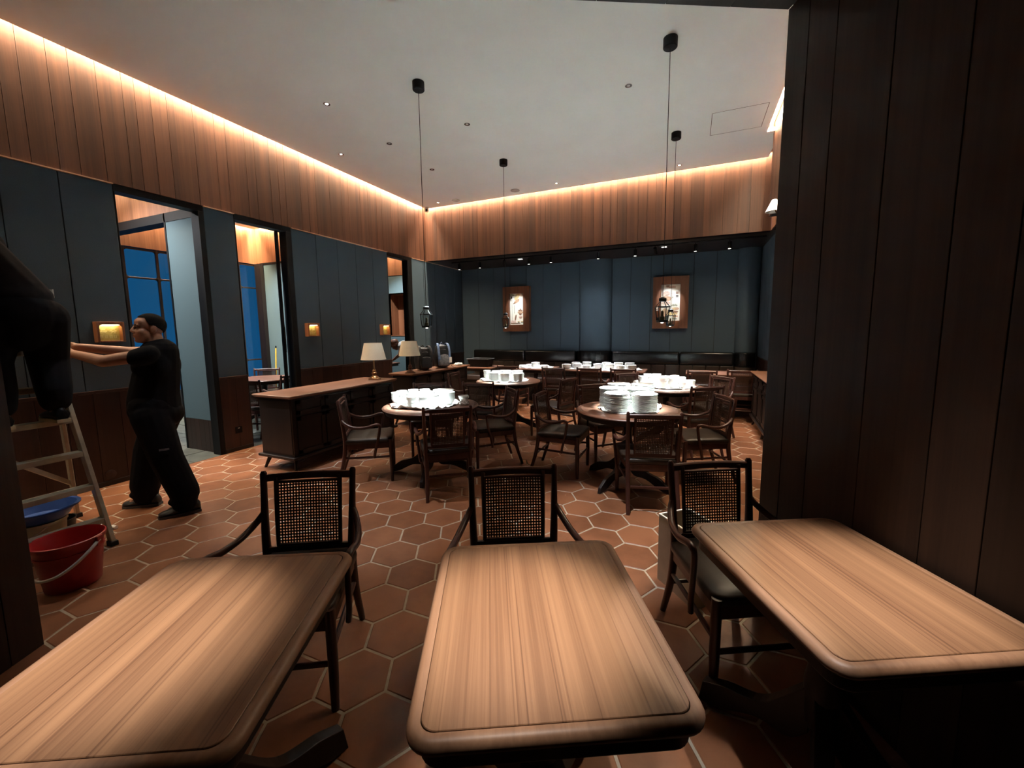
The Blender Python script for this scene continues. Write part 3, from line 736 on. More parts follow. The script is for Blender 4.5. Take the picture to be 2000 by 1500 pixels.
for x,y,f,l in (
    (-7.30,5.02,-50,'cane armchair behind the table in the private room with the mop'),
    (-5.98,4.02,110,'cane armchair in the doorway of the private room with the mop'),
    (-6.20,4.62,175,'cane armchair with its arm showing over the long sideboard in the private room'),
    (-6.10,7.10,62,'cane armchair beside the bending person in the far private room')):
    chair(x,y,f,l,G4)

# ------------------------------------------------------------------ round tables
def make_round():
    t = thing('round_table', 'round', 'table'); r = 0.51
    MB().lathe([(0.0,0.745),(0.0,0.75),(r-0.045,0.75),(r-0.043,0.7485)], 48).build('top_panel', M['roundtop'], t, smooth=30)
    MB().lathe([(r-0.043,0.728),(r-0.043,0.7492),(r-0.02,0.7495),(r-0.006,0.745),(r,0.738),(r-0.003,0.73),(r-0.012,0.726)], 48, closed=True).build('edge_band', M['roundtop'], t, smooth=50)
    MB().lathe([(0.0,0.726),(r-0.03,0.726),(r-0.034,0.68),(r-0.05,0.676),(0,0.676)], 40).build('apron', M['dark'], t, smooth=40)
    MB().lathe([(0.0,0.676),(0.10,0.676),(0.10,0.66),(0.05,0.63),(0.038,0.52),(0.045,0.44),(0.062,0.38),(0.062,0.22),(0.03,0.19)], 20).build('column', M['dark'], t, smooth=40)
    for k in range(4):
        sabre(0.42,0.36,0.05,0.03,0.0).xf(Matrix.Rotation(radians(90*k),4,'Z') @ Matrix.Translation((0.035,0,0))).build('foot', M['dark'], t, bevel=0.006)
    return t
rt = make_round()
RT = {'A':(-2.56,3.60),'B':(-0.55,4.09),'C':(-2.64,5.80),'D':(-0.29,5.86)}
rt.location = RT['A']+(0,); rt.rotation_euler = (0,0,radians(20)); rt['group'] = 'round dining tables'
rt['label'] = 'round wooden pedestal table crowded with bowl stacks, beside the long sideboard'
dup(rt, 'round wooden pedestal table with six tall stacks of large plates', RT['B']+(0,), radians(-25))
dup(rt, 'round wooden pedestal table with short plate stacks, rear left', RT['C']+(0,), radians(10))
dup(rt, 'round wooden pedestal table with bowl stacks, rear right', RT['D']+(0,), radians(35))
dup(rt, 'round wooden table in the private room with the mop', (-6.85,4.72,0), 0, 'tables in the private rooms')

# ------------------------------------------------------------------ rectangular tables along the banquette
def rect_table(label, x0, x1, y0_, y1_, group, rz=0):
    cx_, cy_ = (x0+x1)/2, (y0_+y1_)/2; w_, d_ = x1-x0, y1_-y0_
    t = thing('banquette_table', label, 'table', (cx_,cy_,0), rz, group)
    MB().prism(rrect(w_, d_, 0.04), 0.722, 0.75).build('tabletop', M['roundtop'], t, bevel=0.006)
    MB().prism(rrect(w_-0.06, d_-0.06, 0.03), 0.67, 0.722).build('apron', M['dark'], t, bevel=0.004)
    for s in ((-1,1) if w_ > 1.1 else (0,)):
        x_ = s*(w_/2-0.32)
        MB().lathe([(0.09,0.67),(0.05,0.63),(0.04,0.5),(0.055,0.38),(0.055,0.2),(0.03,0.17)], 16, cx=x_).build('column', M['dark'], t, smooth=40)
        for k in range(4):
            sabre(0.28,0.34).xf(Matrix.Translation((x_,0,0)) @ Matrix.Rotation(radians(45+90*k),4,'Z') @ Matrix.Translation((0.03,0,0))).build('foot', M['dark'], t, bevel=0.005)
    return t
GB = 'tables along the banquette'
rect_table('rectangular banquette table under the flat white plates and sheet', -3.40,-2.56,7.60,8.30,GB)
rect_table('long banquette table covered with plate stacks', -2.38,-0.76,7.62,8.32,GB)
rect_table('bare wooden banquette table at the right end', -0.06,1.04,7.66,8.34,GB)
rect_table('small wooden table under the black bin', -4.62,-3.84,7.52,8.24,GB)
rect_table('wooden table in the far private room beside the bending person', -7.45,-6.75,7.55,8.25,'tables in the private rooms')

# ------------------------------------------------------------------ banquette
t = thing('banquette', 'long black leather banquette along the blue back wall', 'banquette', (0,0,0))
MB().box(-5.05, 1.18, 8.50, YB-0.005, 0.0, 0.36).build('plinth', M['dark'], t, bevel=0.005)
secs = [(-5.05,-3.66),(-3.66,-2.40),(-2.40,-1.59),(-1.59,-0.20),(-0.20,0.80),(0.80,1.18)]
for i,(a,b) in enumerate(secs):
    dp = 0.17 if i in (2,5) else 0.0
    MB().box(a+0.004,b-0.004,8.44,YB-0.02-dp,0.36,0.47).build('seat_cushion', M['brleather'], t, bevel=0.025, seg=3)
    if i in (2,5):
        hw = (b-a)/2; c_ = (a+b)/2
        for nm,z0,z1,o_,mt in (('back_bolster',0.785,1.055,0.09,'bleather'),('lower_back',0.47,0.78,0.07,'brleather')):
            pts = [(c_+(hw-0.003)*cos(pi*k/14), YB-0.06-(0.16+o_)*sin(pi*k/14)) for k in range(15)] 
            MB().prism(pts+[(a+0.003,YB-0.01),(b-0.003,YB-0.01)], z0, z1).build(nm, M[mt], t, smooth=40, bevel=0.02, seg=3)
    else:
        MB().box(a+0.003,b-0.003,YB-0.17,YB-0.004,0.785,1.055).build('back_bolster', M['bleather'], t, bevel=0.045, seg=4, smooth=60)
        n_ = max(2,int((b-a)/0.24))
        for k in range(n_):
            MB().box(a+(b-a)*k/n_+0.002, a+(b-a)*(k+1)/n_-0.002, YB-0.14, YB-0.004, 0.47, 0.785).build('lower_back', M['brleather'], t, bevel=0.018, seg=2)

# ------------------------------------------------------------------ sideboards
def sideboard(label, x0, x1, y0_, y1_, face, H_=0.86, nd=4, group='dark wooden sideboards'):
    """long axis Y; face = +1 doors on +X side, -1 on -X side"""
    t = thing('sideboard', label, 'sideboard', ((x0+x1)/2,(y0_+y1_)/2,0), 0, group)
    W_, L_ = x1-x0, y1_-y0_
    MB().rings([[(x,y,z) for x,y in rrect(W_-i_, L_-i_, 0.012, 2)] for i_,z in ((0.05,H_-0.034),(0.012,H_-0.022),(0.0,H_-0.012),(0.004,H_-0.003),(0.014,H_))]).build('top', M['boardtop'], t)
    bx, by = W_/2-0.05, L_/2-0.05
    MB().box(-bx,bx,-by,by,0.175,H_-0.034).build('body', M['cabinet'], t, bevel=0.004)
    MB().box(-bx-0.035,bx+0.035,-by-0.035,by+0.035,0.145,0.175).build('base_board', M['cabinet'], t, bevel=0.008)
    fx = bx*face
    for k in range(nd):
        a = -by+0.04+(2*by-0.08)*k/nd+0.012; b = -by+0.04+(2*by-0.08)*(k+1)/nd-0.012
        for nm,z0,z1 in (('drawer',H_-0.215,H_-0.06),('door',0.20,H_-0.245)):
            d = MB()
            for q in ((a,a+0.045,z0,z1),(b-0.045,b,z0,z1),(a,b,z0,z0+0.04),(a,b,z1-0.04,z1)):
                d.box(min(fx,fx+0.014*face),max(fx,fx+0.014*face),q[0],q[1],q[2],q[3])
            o = d.build(nm, M['cabinet'], t)
            MB().box(min(fx,fx+0.005*face),max(fx,fx+0.005*face),a+0.045,b-0.045,z0+0.04,z1-0.04).build('inset_panel', M['cabinet'], o, bevel=0.003)
    for sy in (-1,1):     # plain framed ends
        e = MB().box(-bx+0.02,bx-0.02,min(by*sy,by*sy+0.004*sy),max(by*sy,by*sy+0.004*sy),0.2,H_-0.06); e.build('end_panel', M['cabinet'], t, bevel=0.002)
    for sx_ in (-1,1):
        for yy in (-by+0.06, 0, by-0.06):
            sy = 0 if yy == 0 else (1 if yy > 0 else -1)
            MB().tube([(sx_*(bx-0.05),yy,0.146),(sx_*(bx-0.01),yy+0.05*sy,0.0)], [0.026,0.014], 10).build('leg', M['dark'], t, smooth=40)
    return t
sideboard('long dark sideboard with the first cream lamp, beside the round table of bowls', -4.52,-3.90,2.95,4.68,1)
sideboard('dark sideboard carrying the second cream lamp and two backpacks', -4.52,-4.03,5.20,7.04,1)
sideboard('dark sideboard against the right wall behind the portal', 0.89,1.17,5.4,7.36,-1,nd=4)

# ------------------------------------------------------------------ crockery
plate_me = MB().lathe([(0,0.0),(0.060,0.0),(0.066,0.004),(0.116,0.016),(0.1205,0.0185),(0.1195,0.0205),(0.112,0.0195),(0.066,0.0075),(0.060,0.0055),(0,0.0055)], 28).mesh('plate', M['china'], smooth=50)
small_me = MB().lathe([(0,0.0),(0.050,0.0),(0.056,0.004),(0.087,0.015),(0.0905,0.017),(0.0895,0.019),(0.084,0.018),(0.056,0.0075),(0,0.0055)], 24).mesh('side_plate', M['china'], smooth=50)
bowl_me = MB().lathe([(0,0.004),(0.022,0.004),(0.024,0.0),(0.028,0.0),(0.029,0.008),(0.046,0.024),(0.056,0.046),(0.0585,0.056),(0.0565,0.0565),(0.053,0.046),(0.043,0.026),(0.026,0.0125),(0,0.011)], 24).mesh('bowl', M['china'], smooth=50)
rc = random.Random(3)
STK = []
def stack(me, nm, x, y, z, n, pitch, desc, where):
    """one pile: every piece is a thing of its own"""
    STK.append((x, y, {'plate':0.125,'side plate':0.095,'bowl':0.045}[nm]))
    for k in range(n):
        o = link(nm.replace(' ', '_'), me, None, (x+rc.uniform(-0.0035,0.0035), y+rc.uniform(-0.0035,0.0035), z+k*pitch), rc.uniform(0,6.28))
        if n == 1: l = 'single white %s %s on %s' % (nm, desc, where)
        elif k == n-1: l = 'topmost white %s of the %s stack on %s' % (nm, desc, where)
        else: l = 'white %s inside the %s stack on %s' % (nm, desc, where)
        tag(o, l, nm.split(' ')[-1], '%ss of the %s stack on %s' % (nm, desc, where))
ZT = 0.756
wA = 'the table beside the sideboard'
PA = [(-2.956,3.523),(-2.834,3.5),(-2.63,3.36),(-2.519,3.42),(-2.473,3.55),(-2.375,3.679),(-2.98,3.65),(-2.91,3.76),(-2.8,3.83),(-2.78,3.635),(-2.684,3.715),(-2.6,3.6),(-2.496,3.701),(-2.71,3.5)]
DA = ['leftmost','second-from-left front','front middle','front right-of-middle','inner right front','rightmost tall','left rear','left rear inner','rear middle','left centre','centre rear','centre','right centre','left front inner']
NA = [6,6,6,6,6,7,6,6,6,6,6,6,6,6]
for (x,y),d,n in zip(PA,DA,NA): stack(bowl_me,'bowl',x,y,ZT,n,0.0125,d,wA)
stack(bowl_me,'bowl',-2.30,3.85,ZT,2,0.0125,'short right-edge',wA)
stack(plate_me,'plate',-2.62,3.93,ZT,9,0.011,'large rear',wA)
wB = 'the round table of tall plates'
for (x,y),d,n in zip([(-0.640,3.925),(-0.385,3.972),(-0.735,4.175),(-0.491,4.222),(-0.697,4.420),(-0.453,4.467)],['front left','front right','middle left','middle right','rear left','rear right'],[13,13,14,14,15,15]):
    stack(plate_me,'plate',x,y,ZT,n,0.0130,d,wB)
wC = 'the rear-left round table'
for (x,y),d,n in zip([(-2.826,5.678),(-2.63,5.66),(-2.436,5.712),(-2.712,5.851),(-2.524,5.88),(-2.888,5.923)],['front left','front middle','front right','rear middle','rear right','rear left'],[12,12,12,14,14,12]):
    stack(small_me,'side plate',x,y,ZT,n,0.0095,d,wC)
stack(bowl_me,'bowl',-3.0,5.77,ZT,8,0.0125,'leftmost',wC)
wD = 'the rear-right round table'
for (x,y),d,n in zip([(-0.6,5.86),(-0.47,5.82),(-0.33,5.7),(-0.211,5.74),(-0.089,5.72),(0.02,5.88),(-0.545,6.018),(-0.427,6.059),(-0.191,6.059),(-0.098,5.978)],
                     ['leftmost','left front','nearest','near middle','short near right','rightmost','left rear','rear middle','rear right','right inner'],[7,7,7,7,3,4,8,8,7,6]):
    stack(bowl_me,'bowl',x,y,ZT,n,0.0125,d,wD)
stack(small_me,'side plate',-0.309,5.986,ZT,12,0.0095,'central',wD)
wE = 'the long banquette table'
for x,y,d,n in ((-2.27,7.80,'leftmost front',9),(-2.06,7.86,'second front',10),(-1.86,7.78,'third front',8),(-1.64,7.82,'middle front',11),(-1.42,7.86,'right-of-middle front',11),(-1.22,7.80,'right-centre front',9),(-1.01,7.84,'right front',10),
                (-2.15,8.08,'left rear',11),(-1.93,8.12,'second rear',12),(-1.53,8.10,'middle rear',12),(-1.30,8.14,'right-of-middle rear',12),(-1.08,8.10,'right rear',12)):
    stack(small_me,'side plate',x,y,ZT,n,0.0095,d,wE)
wF = 'the left banquette table'
for x,y,d,n in ((-3.22,7.86,'left',4),(-2.98,7.94,'middle',10),(-2.76,7.84,'right',5),(-3.16,8.10,'rear',4)):
    stack(small_me,'side plate',x,y,ZT,n,0.0095,d,wF)

# crumpled white wrapping under the crockery
def wrap(label, cx, cy, rx, ry, seed, amp=0.030, group='white wrapping sheets under the crockery', ztop=0.7515, keep=None):
    n, m_ = 64, 13; r = random.Random(seed); mb = MB(); top = []; 
    for j in range(m_+1):
        t = j/m_
        for k in range(n):
            a = 2*pi*k/n
            rr = t*(1 + 0.16*noise.noise(Vector((cos(a)*2.2+seed, sin(a)*2.2, seed*1.7))) + 0.05*noise.noise(Vector((cos(a)*8+seed, sin(a)*8, 3.3))))
            x = cx+rx*rr*cos(a); y = cy+ry*rr*sin(a)
            edge = max(0.0, (t-0.80)/0.20)
            h = abs(noise.noise(Vector((x*16, y*16, seed*3.1))))*amp*edge*(1.2+1.0*noise.noise(Vector((x*5,y*5,seed)))) 
            near = min([sqrt((x-sx_)**2+(y-sy_)**2)-sr for sx_,sy_,sr in STK] or [1])
            h = max(0.0, h)*max(0.0, min(1.0, near/0.03))
            top.append((x, y, ztop+0.0022+h))
    fs = []
    for j in range(m_):
        for k in range(n):
            fs.append((j*n+k, j*n+(k+1)%n, (j+1)*n+(k+1)%n, (j+1)*n+k))
    mb.add(top, fs); me = mb.mesh('wrapping_sheet', M['paper'], smooth=30, fix=False)
    o = link('wrapping_sheet', me); tag(o, label, 'sheet', group)
    so = o.modifiers.new('thick', 'SOLIDIFY'); so.thickness = 0.0018; so.offset = -1
    return o
wrap('crumpled white sheet under the bowls on the round table beside the long sideboard', -2.66,3.62,0.37,0.36,1,0.05)
wrap('crumpled white sheet under the tall plate stacks', -0.55,4.19,0.31,0.38,2,0.045)
wrap('crumpled white sheet under the plates on the rear-left round table', -2.70,5.78,0.40,0.28,3,0.04)
wrap('crumpled white sheet under the bowls on the rear-right round table', -0.29,5.88,0.38,0.30,4)
wrap('white sheet under the plate stacks on the long banquette table', -1.62,7.95,0.72,0.30,5,0.03)
wrap('white sheet under the plates on the table left of the long one', -2.98,7.95,0.38,0.31,6,0.03)
def crumple(name, label, loc, s, mat, seed, cat, group=None, flat=0.6):
    bm = bmesh.new(); bmesh.ops.create_icosphere(bm, subdivisions=4, radius=1)
    for v in bm.verts:
        k = 1+0.35*noise.noise(v.co*2.3+Vector((seed,0,0)))+0.22*noise.noise(v.co*5+Vector((0,seed,0)))
        v.co = Vector((v.co.x*s[0]*k, v.co.y*s[1]*k, max(0.0, v.co.z+0.7)*s[2]*k*flat))
    me = bpy.data.meshes.new(name); bm.to_mesh(me); bm.free(); me.materials.append(mat)
    o = link(name, me, None, loc); tag(o, label, cat, group); return o
crumple('napkin', 'crumpled white napkin at the right rim of the table of bowls beside the sideboard', (-2.22,3.72,0.751), (0.055,0.045,0.05), M['paper'], 2.0, 'napkin', 'crumpled napkins')
crumple('napkin', 'crumpled white napkin at the front rim of the table of bowls beside the sideboard', (-2.76,3.30,0.751), (0.055,0.04,0.04), M['paper'], 7.0, 'napkin', 'crumpled napkins')
crumple('napkin', 'crumpled white napkin at the left rim of the rear-right round table', (-0.70,5.98,0.751), (0.04,0.04,0.05), M['paper'], 4.0, 'napkin', 'crumpled napkins')
crumple('tissue', 'crumpled cream tissue on the sideboard right of the backpacks', (-4.20,6.86,0.8605), (0.09,0.06,0.045), M['paper'], 5.0, 'tissue')

# ------------------------------------------------------------------ table lamps
M['brass'] = plain('aged_brass', (0.30,0.16,0.07), 0.32, 0.9)
M['shade'] = plain('lamp_shade_linen', (0.70,0.60,0.46), 0.8, noise_amt=0.05, nscale=120)
M['lampwood'] = wood('lamp_stem_wood', (0.05,0.02,0.012), (0.14,0.06,0.035), 'Z', 0.3, 30, 2)
def lamp(label, x, y, mat):
    t = thing('table_lamp', label, 'lamp', (x,y,0.8602), 0, 'cream shaded table lamps')
    MB().lathe([(0,0),(0.085,0),(0.086,0.012),(0.062,0.022),(0.055,0.036),(0.03,0.048),(0.022,0.062),(0,0.062)], 24).build('base', mat, t, smooth=40)
    MB().lathe([(0.02,0.06),(0.034,0.075),(0.036,0.095),(0.022,0.11),(0.028,0.125),(0.016,0.14),(0.012,0.19),(0.013,0.27),(0.02,0.276),(0.02,0.29),(0.008,0.30),(0.007,0.33)], 16).build('stem', mat, t, smooth=40)
    sh = MB().lathe([(0.172,0.285),(0.120,0.518),(0.117,0.518),(0.169,0.285)], 36, closed=True).build('shade', M['shade'], t, smooth=40)
    MB().lathe([(0.1735,0.283),(0.1725,0.291),(0.168,0.291),(0.168,0.283)], 36, closed=True).build('shade_trim', M['shade'], sh)
    MB().lathe([(0.1215,0.511),(0.1205,0.519),(0.116,0.519),(0.116,0.511)], 36, closed=True).build('shade_trim', M['shade'], sh)
    MB().lathe([(0,0.33),(0.016,0.335),(0.028,0.37),(0.02,0.40),(0,0.41)], 14).build('bulb', M['whiteplastic'], t, smooth=60)
    MB().tube([(-0.12,0,0.505),(0,0,0.5),(0.12,0,0.505)],0.002,6).build('harp', M['brass'], t)
    MB().tube([(0,0,0.40),(0,0,0.51)],0.0025,6).build('harp', M['brass'], t)
    return t
lamp('cream shaded lamp on a brass stem standing on the long sideboard', -4.16,4.50, M['brass'])
lamp('cream shaded lamp on a dark turned stem beside the backpacks', -4.20,5.36, M['lampwood'])

# ------------------------------------------------------------------ backpacks
M['navy'] = plain('black_nylon', (0.008,0.008,0.010), 0.5, noise_amt=0.3, nscale=30, bump=0.3)
M['jean'] = plain('blue_nylon', (0.11,0.18,0.34), 0.6, noise_amt=0.3, nscale=30, bump=0.3)
M['greyn'] = plain('grey_nylon', (0.16,0.16,0.17), 0.6, noise_amt=0.4, nscale=30)
def backpack(label, x, y, rz, main, strap, h=0.42):
    t = thing('backpack', label, 'backpack', (x,y,0.8602), rz, 'backpacks on the second sideboard')
    def lump(c, s_, seed, k_=0.05):
        bm = bmesh.new(); bmesh.ops.create_cube(bm, size=2)
        bmesh.ops.subdivide_edges(bm, edges=list(bm.edges), cuts=7, use_grid_fill=True)
        for v in bm.verts:
            p_ = v.co.copy(); q = p_.normalized()*max(abs(p_.x),abs(p_.y),abs(p_.z))
            p_ = p_*0.55 + q*0.45
            p_ *= 1+k_*noise.noise(p_*2.2+Vector((seed,0,0)))
            top = 1-0.22*max(0,p_.z)
            v.co = Vector((c[0]+p_.x*s_[0]*top, c[1]+p_.y*s_[1]*top, c[2]+p_.z*s_[2]))
        mn = min(v.co.z for v in bm.verts)
        me = bpy.data.meshes.new('bag'); 
        for f in bm.faces: f.smooth = True
        bm.to_mesh(me); bm.free(); return me, mn
    me, mn = lump((0,0,h/2), (0.15,0.10,h/2), x); me.transform(Matrix.Translation((0,0,-mn))); me.materials.append(main); link('body', me, t)
    me, mn = lump((0,-0.115,h*0.33), (0.11,0.045,h*0.26), x+3); me.materials.append(M['greyn'] if strap is not M['navy'] else main); link('front_pocket', me, t)
    for s in (-1,1):
        MB().tube(spl([(0.07*s,0.04,h*0.98),(0.09*s,-0.05,h*1.04),(0.10*s,-0.12,h*0.85),(0.10*s,-0.155,h*0.5),(0.085*s,-0.12,h*0.14)],5), 0.022, 8, 0.35).build('strap', strap, t, smooth=60)
    MB().tube(spl([(-0.03,0.02,h*0.97),(0,0.0,h*1.08),(0.03,0.02,h*0.97)],5), 0.008, 6).build('grab_loop', strap, t, smooth=60)
    MB().tube(spl([(-0.12,-0.02,h*0.72),(0,-0.105,h*0.80),(0.12,-0.02,h*0.72)],5), 0.004, 6).build('zip', M['greyn'], t)
    return t
backpack('black backpack slumped on the sideboard behind the second lamp', -4.30,5.86, radians(60), M['navy'], M['navy'], 0.40)
b2 = backpack('black backpack with light blue straps at the end of the sideboard', -4.22,6.32, radians(52), M['navy'], M['jean'], 0.43)
MB().tube(spl([(0.13,-0.10,0.06),(0.17,-0.15,0.012),(0.20,-0.19,0.012)],4), 0.006, 6).build('strap_tail', M['greyn'], b2)
MB().box(0.085,0.135,-0.165,-0.15,0.10,0.20).build('tag', M['whiteplastic'], b2, bevel=0.003)

# black bin on the small table
t = thing('bus_tub', 'black plastic bus tub with a grey rim on the small table', 'tub', (-4.24,7.86,0.7505), radians(4))
def openbox(w0, d0, w1, d1, h, th):
    o = [[(x,y,0) for x,y in rrect(w0,d0,0.03,3)], [(x,y,h) for x,y in rrect(w1,d1,0.03,3)]]
    i = [[(x,y,h) for x,y in rrect(w1-2*th,d1-2*th,0.026,3)], [(x,y,th) for x,y in rrect(w0-2*th,d0-2*th,0.026,3)]]
    return MB().rings(o+i)
M['blackplastic'] = plain('black_plastic', (0.004,0.004,0.0045), 0.45, spec=0.2)
openbox(0.44,0.30,0.50,0.36,0.17,0.006).build('tray', M['blackplastic'], t)
MB().rings([[(x,y,z) for x,y in rrect(0.515+k,0.375+k,0.03,3)] for k,z in ((0,0.166),(0.012,0.166),(0.012,0.174),(0,0.174),(-0.02,0.174),(-0.02,0.170),(0,0.166))],caps=False).build('rim', M['greyn'], t)

# ------------------------------------------------------------------ lantern pendants
M['dimlens'] = plain('small_lens', (0.8,0.8,0.8), 0.3, emit=(1.0,0.95,0.88), estr=1.2)
def pendant(label, x, y, z, aim):
    t = thing('lantern_pendant', label, 'pendant lamp', (x,y,z), radians(20), 'iron lantern pendants')
    MB().lathe([(0,ZC-z-0.085),(0.055,ZC-z-0.085),(0.062,ZC-z-0.078),(0.062,ZC-z-0.0005),(0,ZC-z-0.0005)], 20).build('ceiling_canopy', M['black'], t, smooth=40)
    MB().tube([(0,0,0.15),(0,0,ZC-z-0.08)], 0.0032, 6).build('cord', M['black'], t)
    MB().lathe([(0,0.155),(0.016,0.155),(0.018,0.15),(0.030,0.148),(0.036,0.142),(0.036,0.118),(0.030,0.112),(0,0.112)], 12).build('cap', M['iron'], t, smooth=40)
    for k in range(4):
        a = radians(45+90*k); c, s_ = cos(a), sin(a)
        MB().tube([(0.030*c,0.030*s_,0.112),(0.075*c,0.075*s_,0.062),(0.058*c,0.058*s_,-0.068)], 0.0042, 6).build('frame_bar', M['iron'], t)
    q = [(cos(radians(45+90*k)), sin(radians(45+90*k))) for k in range(4)]
    for nm, rr, zz in (('upper_ring',0.076,0.062),('lower_ring',0.059,-0.068)):
        g_ = MB()
        for k in range(4): g_.bar((q[k][0]*rr,q[k][1]*rr,zz),(q[(k+1)%4][0]*rr,q[(k+1)%4][1]*rr,zz),0.008,0.008)
        g_.build(nm, M['iron'], t)
    for k in range(4):
        a, b = q[k], q[(k+1)%4]
        MB().add([(a[0]*0.073,a[1]*0.073,0.06),(b[0]*0.073,b[1]*0.073,0.06),(b[0]*0.057,b[1]*0.057,-0.066),(a[0]*0.057,a[1]*0.057,-0.066)],[(0,1,2,3)]).build('pane', M['lglass'], t)
    MB().prism([(v[0]*0.058,v[1]*0.058) for v in q], -0.085, -0.068).build('bottom_plate', M['iron'], t)
    MB().lathe([(0,-0.085),(0.015,-0.086),(0.012,-0.094),(0,-0.096)],12).build('downlight_lens', M['dimlens'], t, smooth=40)
    spot_light('lantern_beam', (x, y, z-0.106), (aim[0], aim[1], 0.8), 110, 58, 0.5, BEAM, 0.015)
    MB().lathe([(0,-0.067),(0.022,-0.067),(0.022,-0.03),(0.012,-0.028),(0.012,0.02),(0,0.03)],12).build('candle', M['bronze'], t, smooth=40)
    return t
pendant('black lantern pendant over the round table beside the long sideboard', -2.725,3.80,1.665, (-2.68,3.62))
pendant('black lantern pendant over the table of tall plates, in front of the right picture', -0.262,4.19,1.69, (-0.52,4.18))
pendant('black lantern pendant at the left corner of the left picture', -2.745,5.95,1.665, (-2.70,5.78))
pendant('smaller-looking lantern pendant low in front of the right picture', -0.274,6.12,1.66, (-0.30,5.90))

# ------------------------------------------------------------------ ceiling fittings
def downlight(label, x, y, on=True, z=ZC):
    t = thing('downlight', label, 'downlight', (x,y,z), 0, 'recessed ceiling downlights')
    MB().lathe([(0.018,-0.0005),(0.036,-0.0005),(0.037,-0.005),(0.026,-0.007),(0.018,-0.003)], 20, closed=True).build('ring', M['chrome'], t, smooth=40)
    MB().lathe([(0,-0.002),(0.018,-0.002),(0.018,-0.0005),(0,-0.0005)], 16).build('lens', M['lens'] if on else M['grille'], t)
for x,y,on,l in ((-3.93,3.71,1,'bright recessed downlight nearest the camera on the left'),(-4.83,4.77,1,'bright recessed downlight near the left cove'),
    (-2.70,4.77,0,'recessed downlight between the left lantern cords'),(-3.95,5.80,0,'recessed downlight right of the left cove'),
    (-4.84,7.28,1,'bright recessed downlight in the far left ceiling corner'),(-0.265,7.30,1,'bright recessed downlight near the back cove on the right'),
    (-2.305,7.25,1,'bright recessed downlight at the middle of the back cove'),(-3.955,4.79,0,'dim recessed downlight left of the first lantern cord'),(-0.71,4.77,0,'dim recessed downlight left of the right-hand lantern cord')):
    downlight(l, x, y, on)
for x,y,r,l in ((-3.128,7.286,0.085,'round ceiling speaker grille right of the second cord'),(-4.437,7.308,0.08,'round ceiling speaker grille near the far left corner')):
    t = thing('ceiling_speaker', l, 'speaker', (x,y,ZC), 0, 'ceiling speakers')
    MB().lathe([(0,-0.004),(r-0.012,-0.004),(r-0.01,-0.007),(r,-0.006),(r,-0.0005),(0,-0.0005)],24).build('grille', M['grille'], t, smooth=40)
# dome camera in the corner
t = thing('security_camera', 'small white dome security camera in the ceiling corner', 'camera', (XL+0.17, YF-0.17, ZC-0.0005))
MB().lathe([(0,0),(0.05,0),(0.05,-0.018),(0.046,-0.025),(0,-0.025)],20).build('mount', M['whiteplastic'], t, smooth=40)
MB().lathe([(0.046,-0.024),(0.050,-0.045),(0.046,-0.068),(0.032,-0.088),(0,-0.096)],20).build('dome', M['whiteplastic'], t, smooth=60)
MB().lathe([(0,0.03),(0.02,0.02),(0.026,0),(0.02,-0.02),(0,-0.03)],14).build('lens', M['blackplastic'], t, smooth=60).location = (0.022,-0.030,-0.062)
# track and heads under the soffit
t = thing('light_track', 'black light track running along the soffit', 'track'); 
MB().box(-5.0,1.1,7.985,8.015,ZH-0.022,ZH-0.0005).build('rail', M['black'], t, bevel=0.002, seg=1)
def head(label, x, tilt=0, tz=0):
    t = thing('track_spot', label, 'spotlight', (x,8.0,ZH-0.022), tz, 'black track spotlights')
    MB().tube([(0,0,0),(0,0,-0.03)],0.008,8).build('stem', M['black'], t)
    b_ = MB().lathe([(0,-0.03),(0.03,-0.03),(0.031,-0.035),(0.031,-0.15),(0.028,-0.15),(0.027,-0.14),(0,-0.14)],16).build('barrel', M['black'], t, smooth=40)
    l_ = MB().lathe([(0,-0.145),(0.026,-0.145),(0.026,-0.142),(0,-0.142)],14).build('lens', M['lens'] if not tilt else M['black'], t)
    if tilt:
        for o in (b_, l_): o.data.transform(Matrix.Translation((0,0,-0.03)) @ Matrix.Rotation(tilt,4,'X') @ Matrix.Translation((0,0,0.03)))
for x,l in ((-4.81,'first track spotlight from the left'),(-4.29,'second track spotlight from the left'),(-3.14,'track spotlight above the left picture'),(-2.66,'track spotlight right of the left picture'),
            (-1.70,'track spotlight above the rounded column'),(-1.01,'track spotlight left of the right picture'),(0.02,'track spotlight right of the right picture'),(0.556,'rightmost black spotlight on the track')):
    head(l, x)
head('black track spotlight tilted at the left picture', -3.70, radians(40), radians(8)); head('black track spotlight tilted at the right picture', -0.66, radians(40), radians(-8))
for x,l in ((-3.45,'square white soffit light by the left picture'),(-0.52,'square white soffit light by the right picture')):
    t = thing('soffit_light', l, 'ceiling light', (x,8.28,ZH), 0, 'small soffit lights')
    MB().box(-0.045,0.045,-0.03,0.03,-0.006,-0.0005).build('plate', M['dimlens'], t, bevel=0.002)

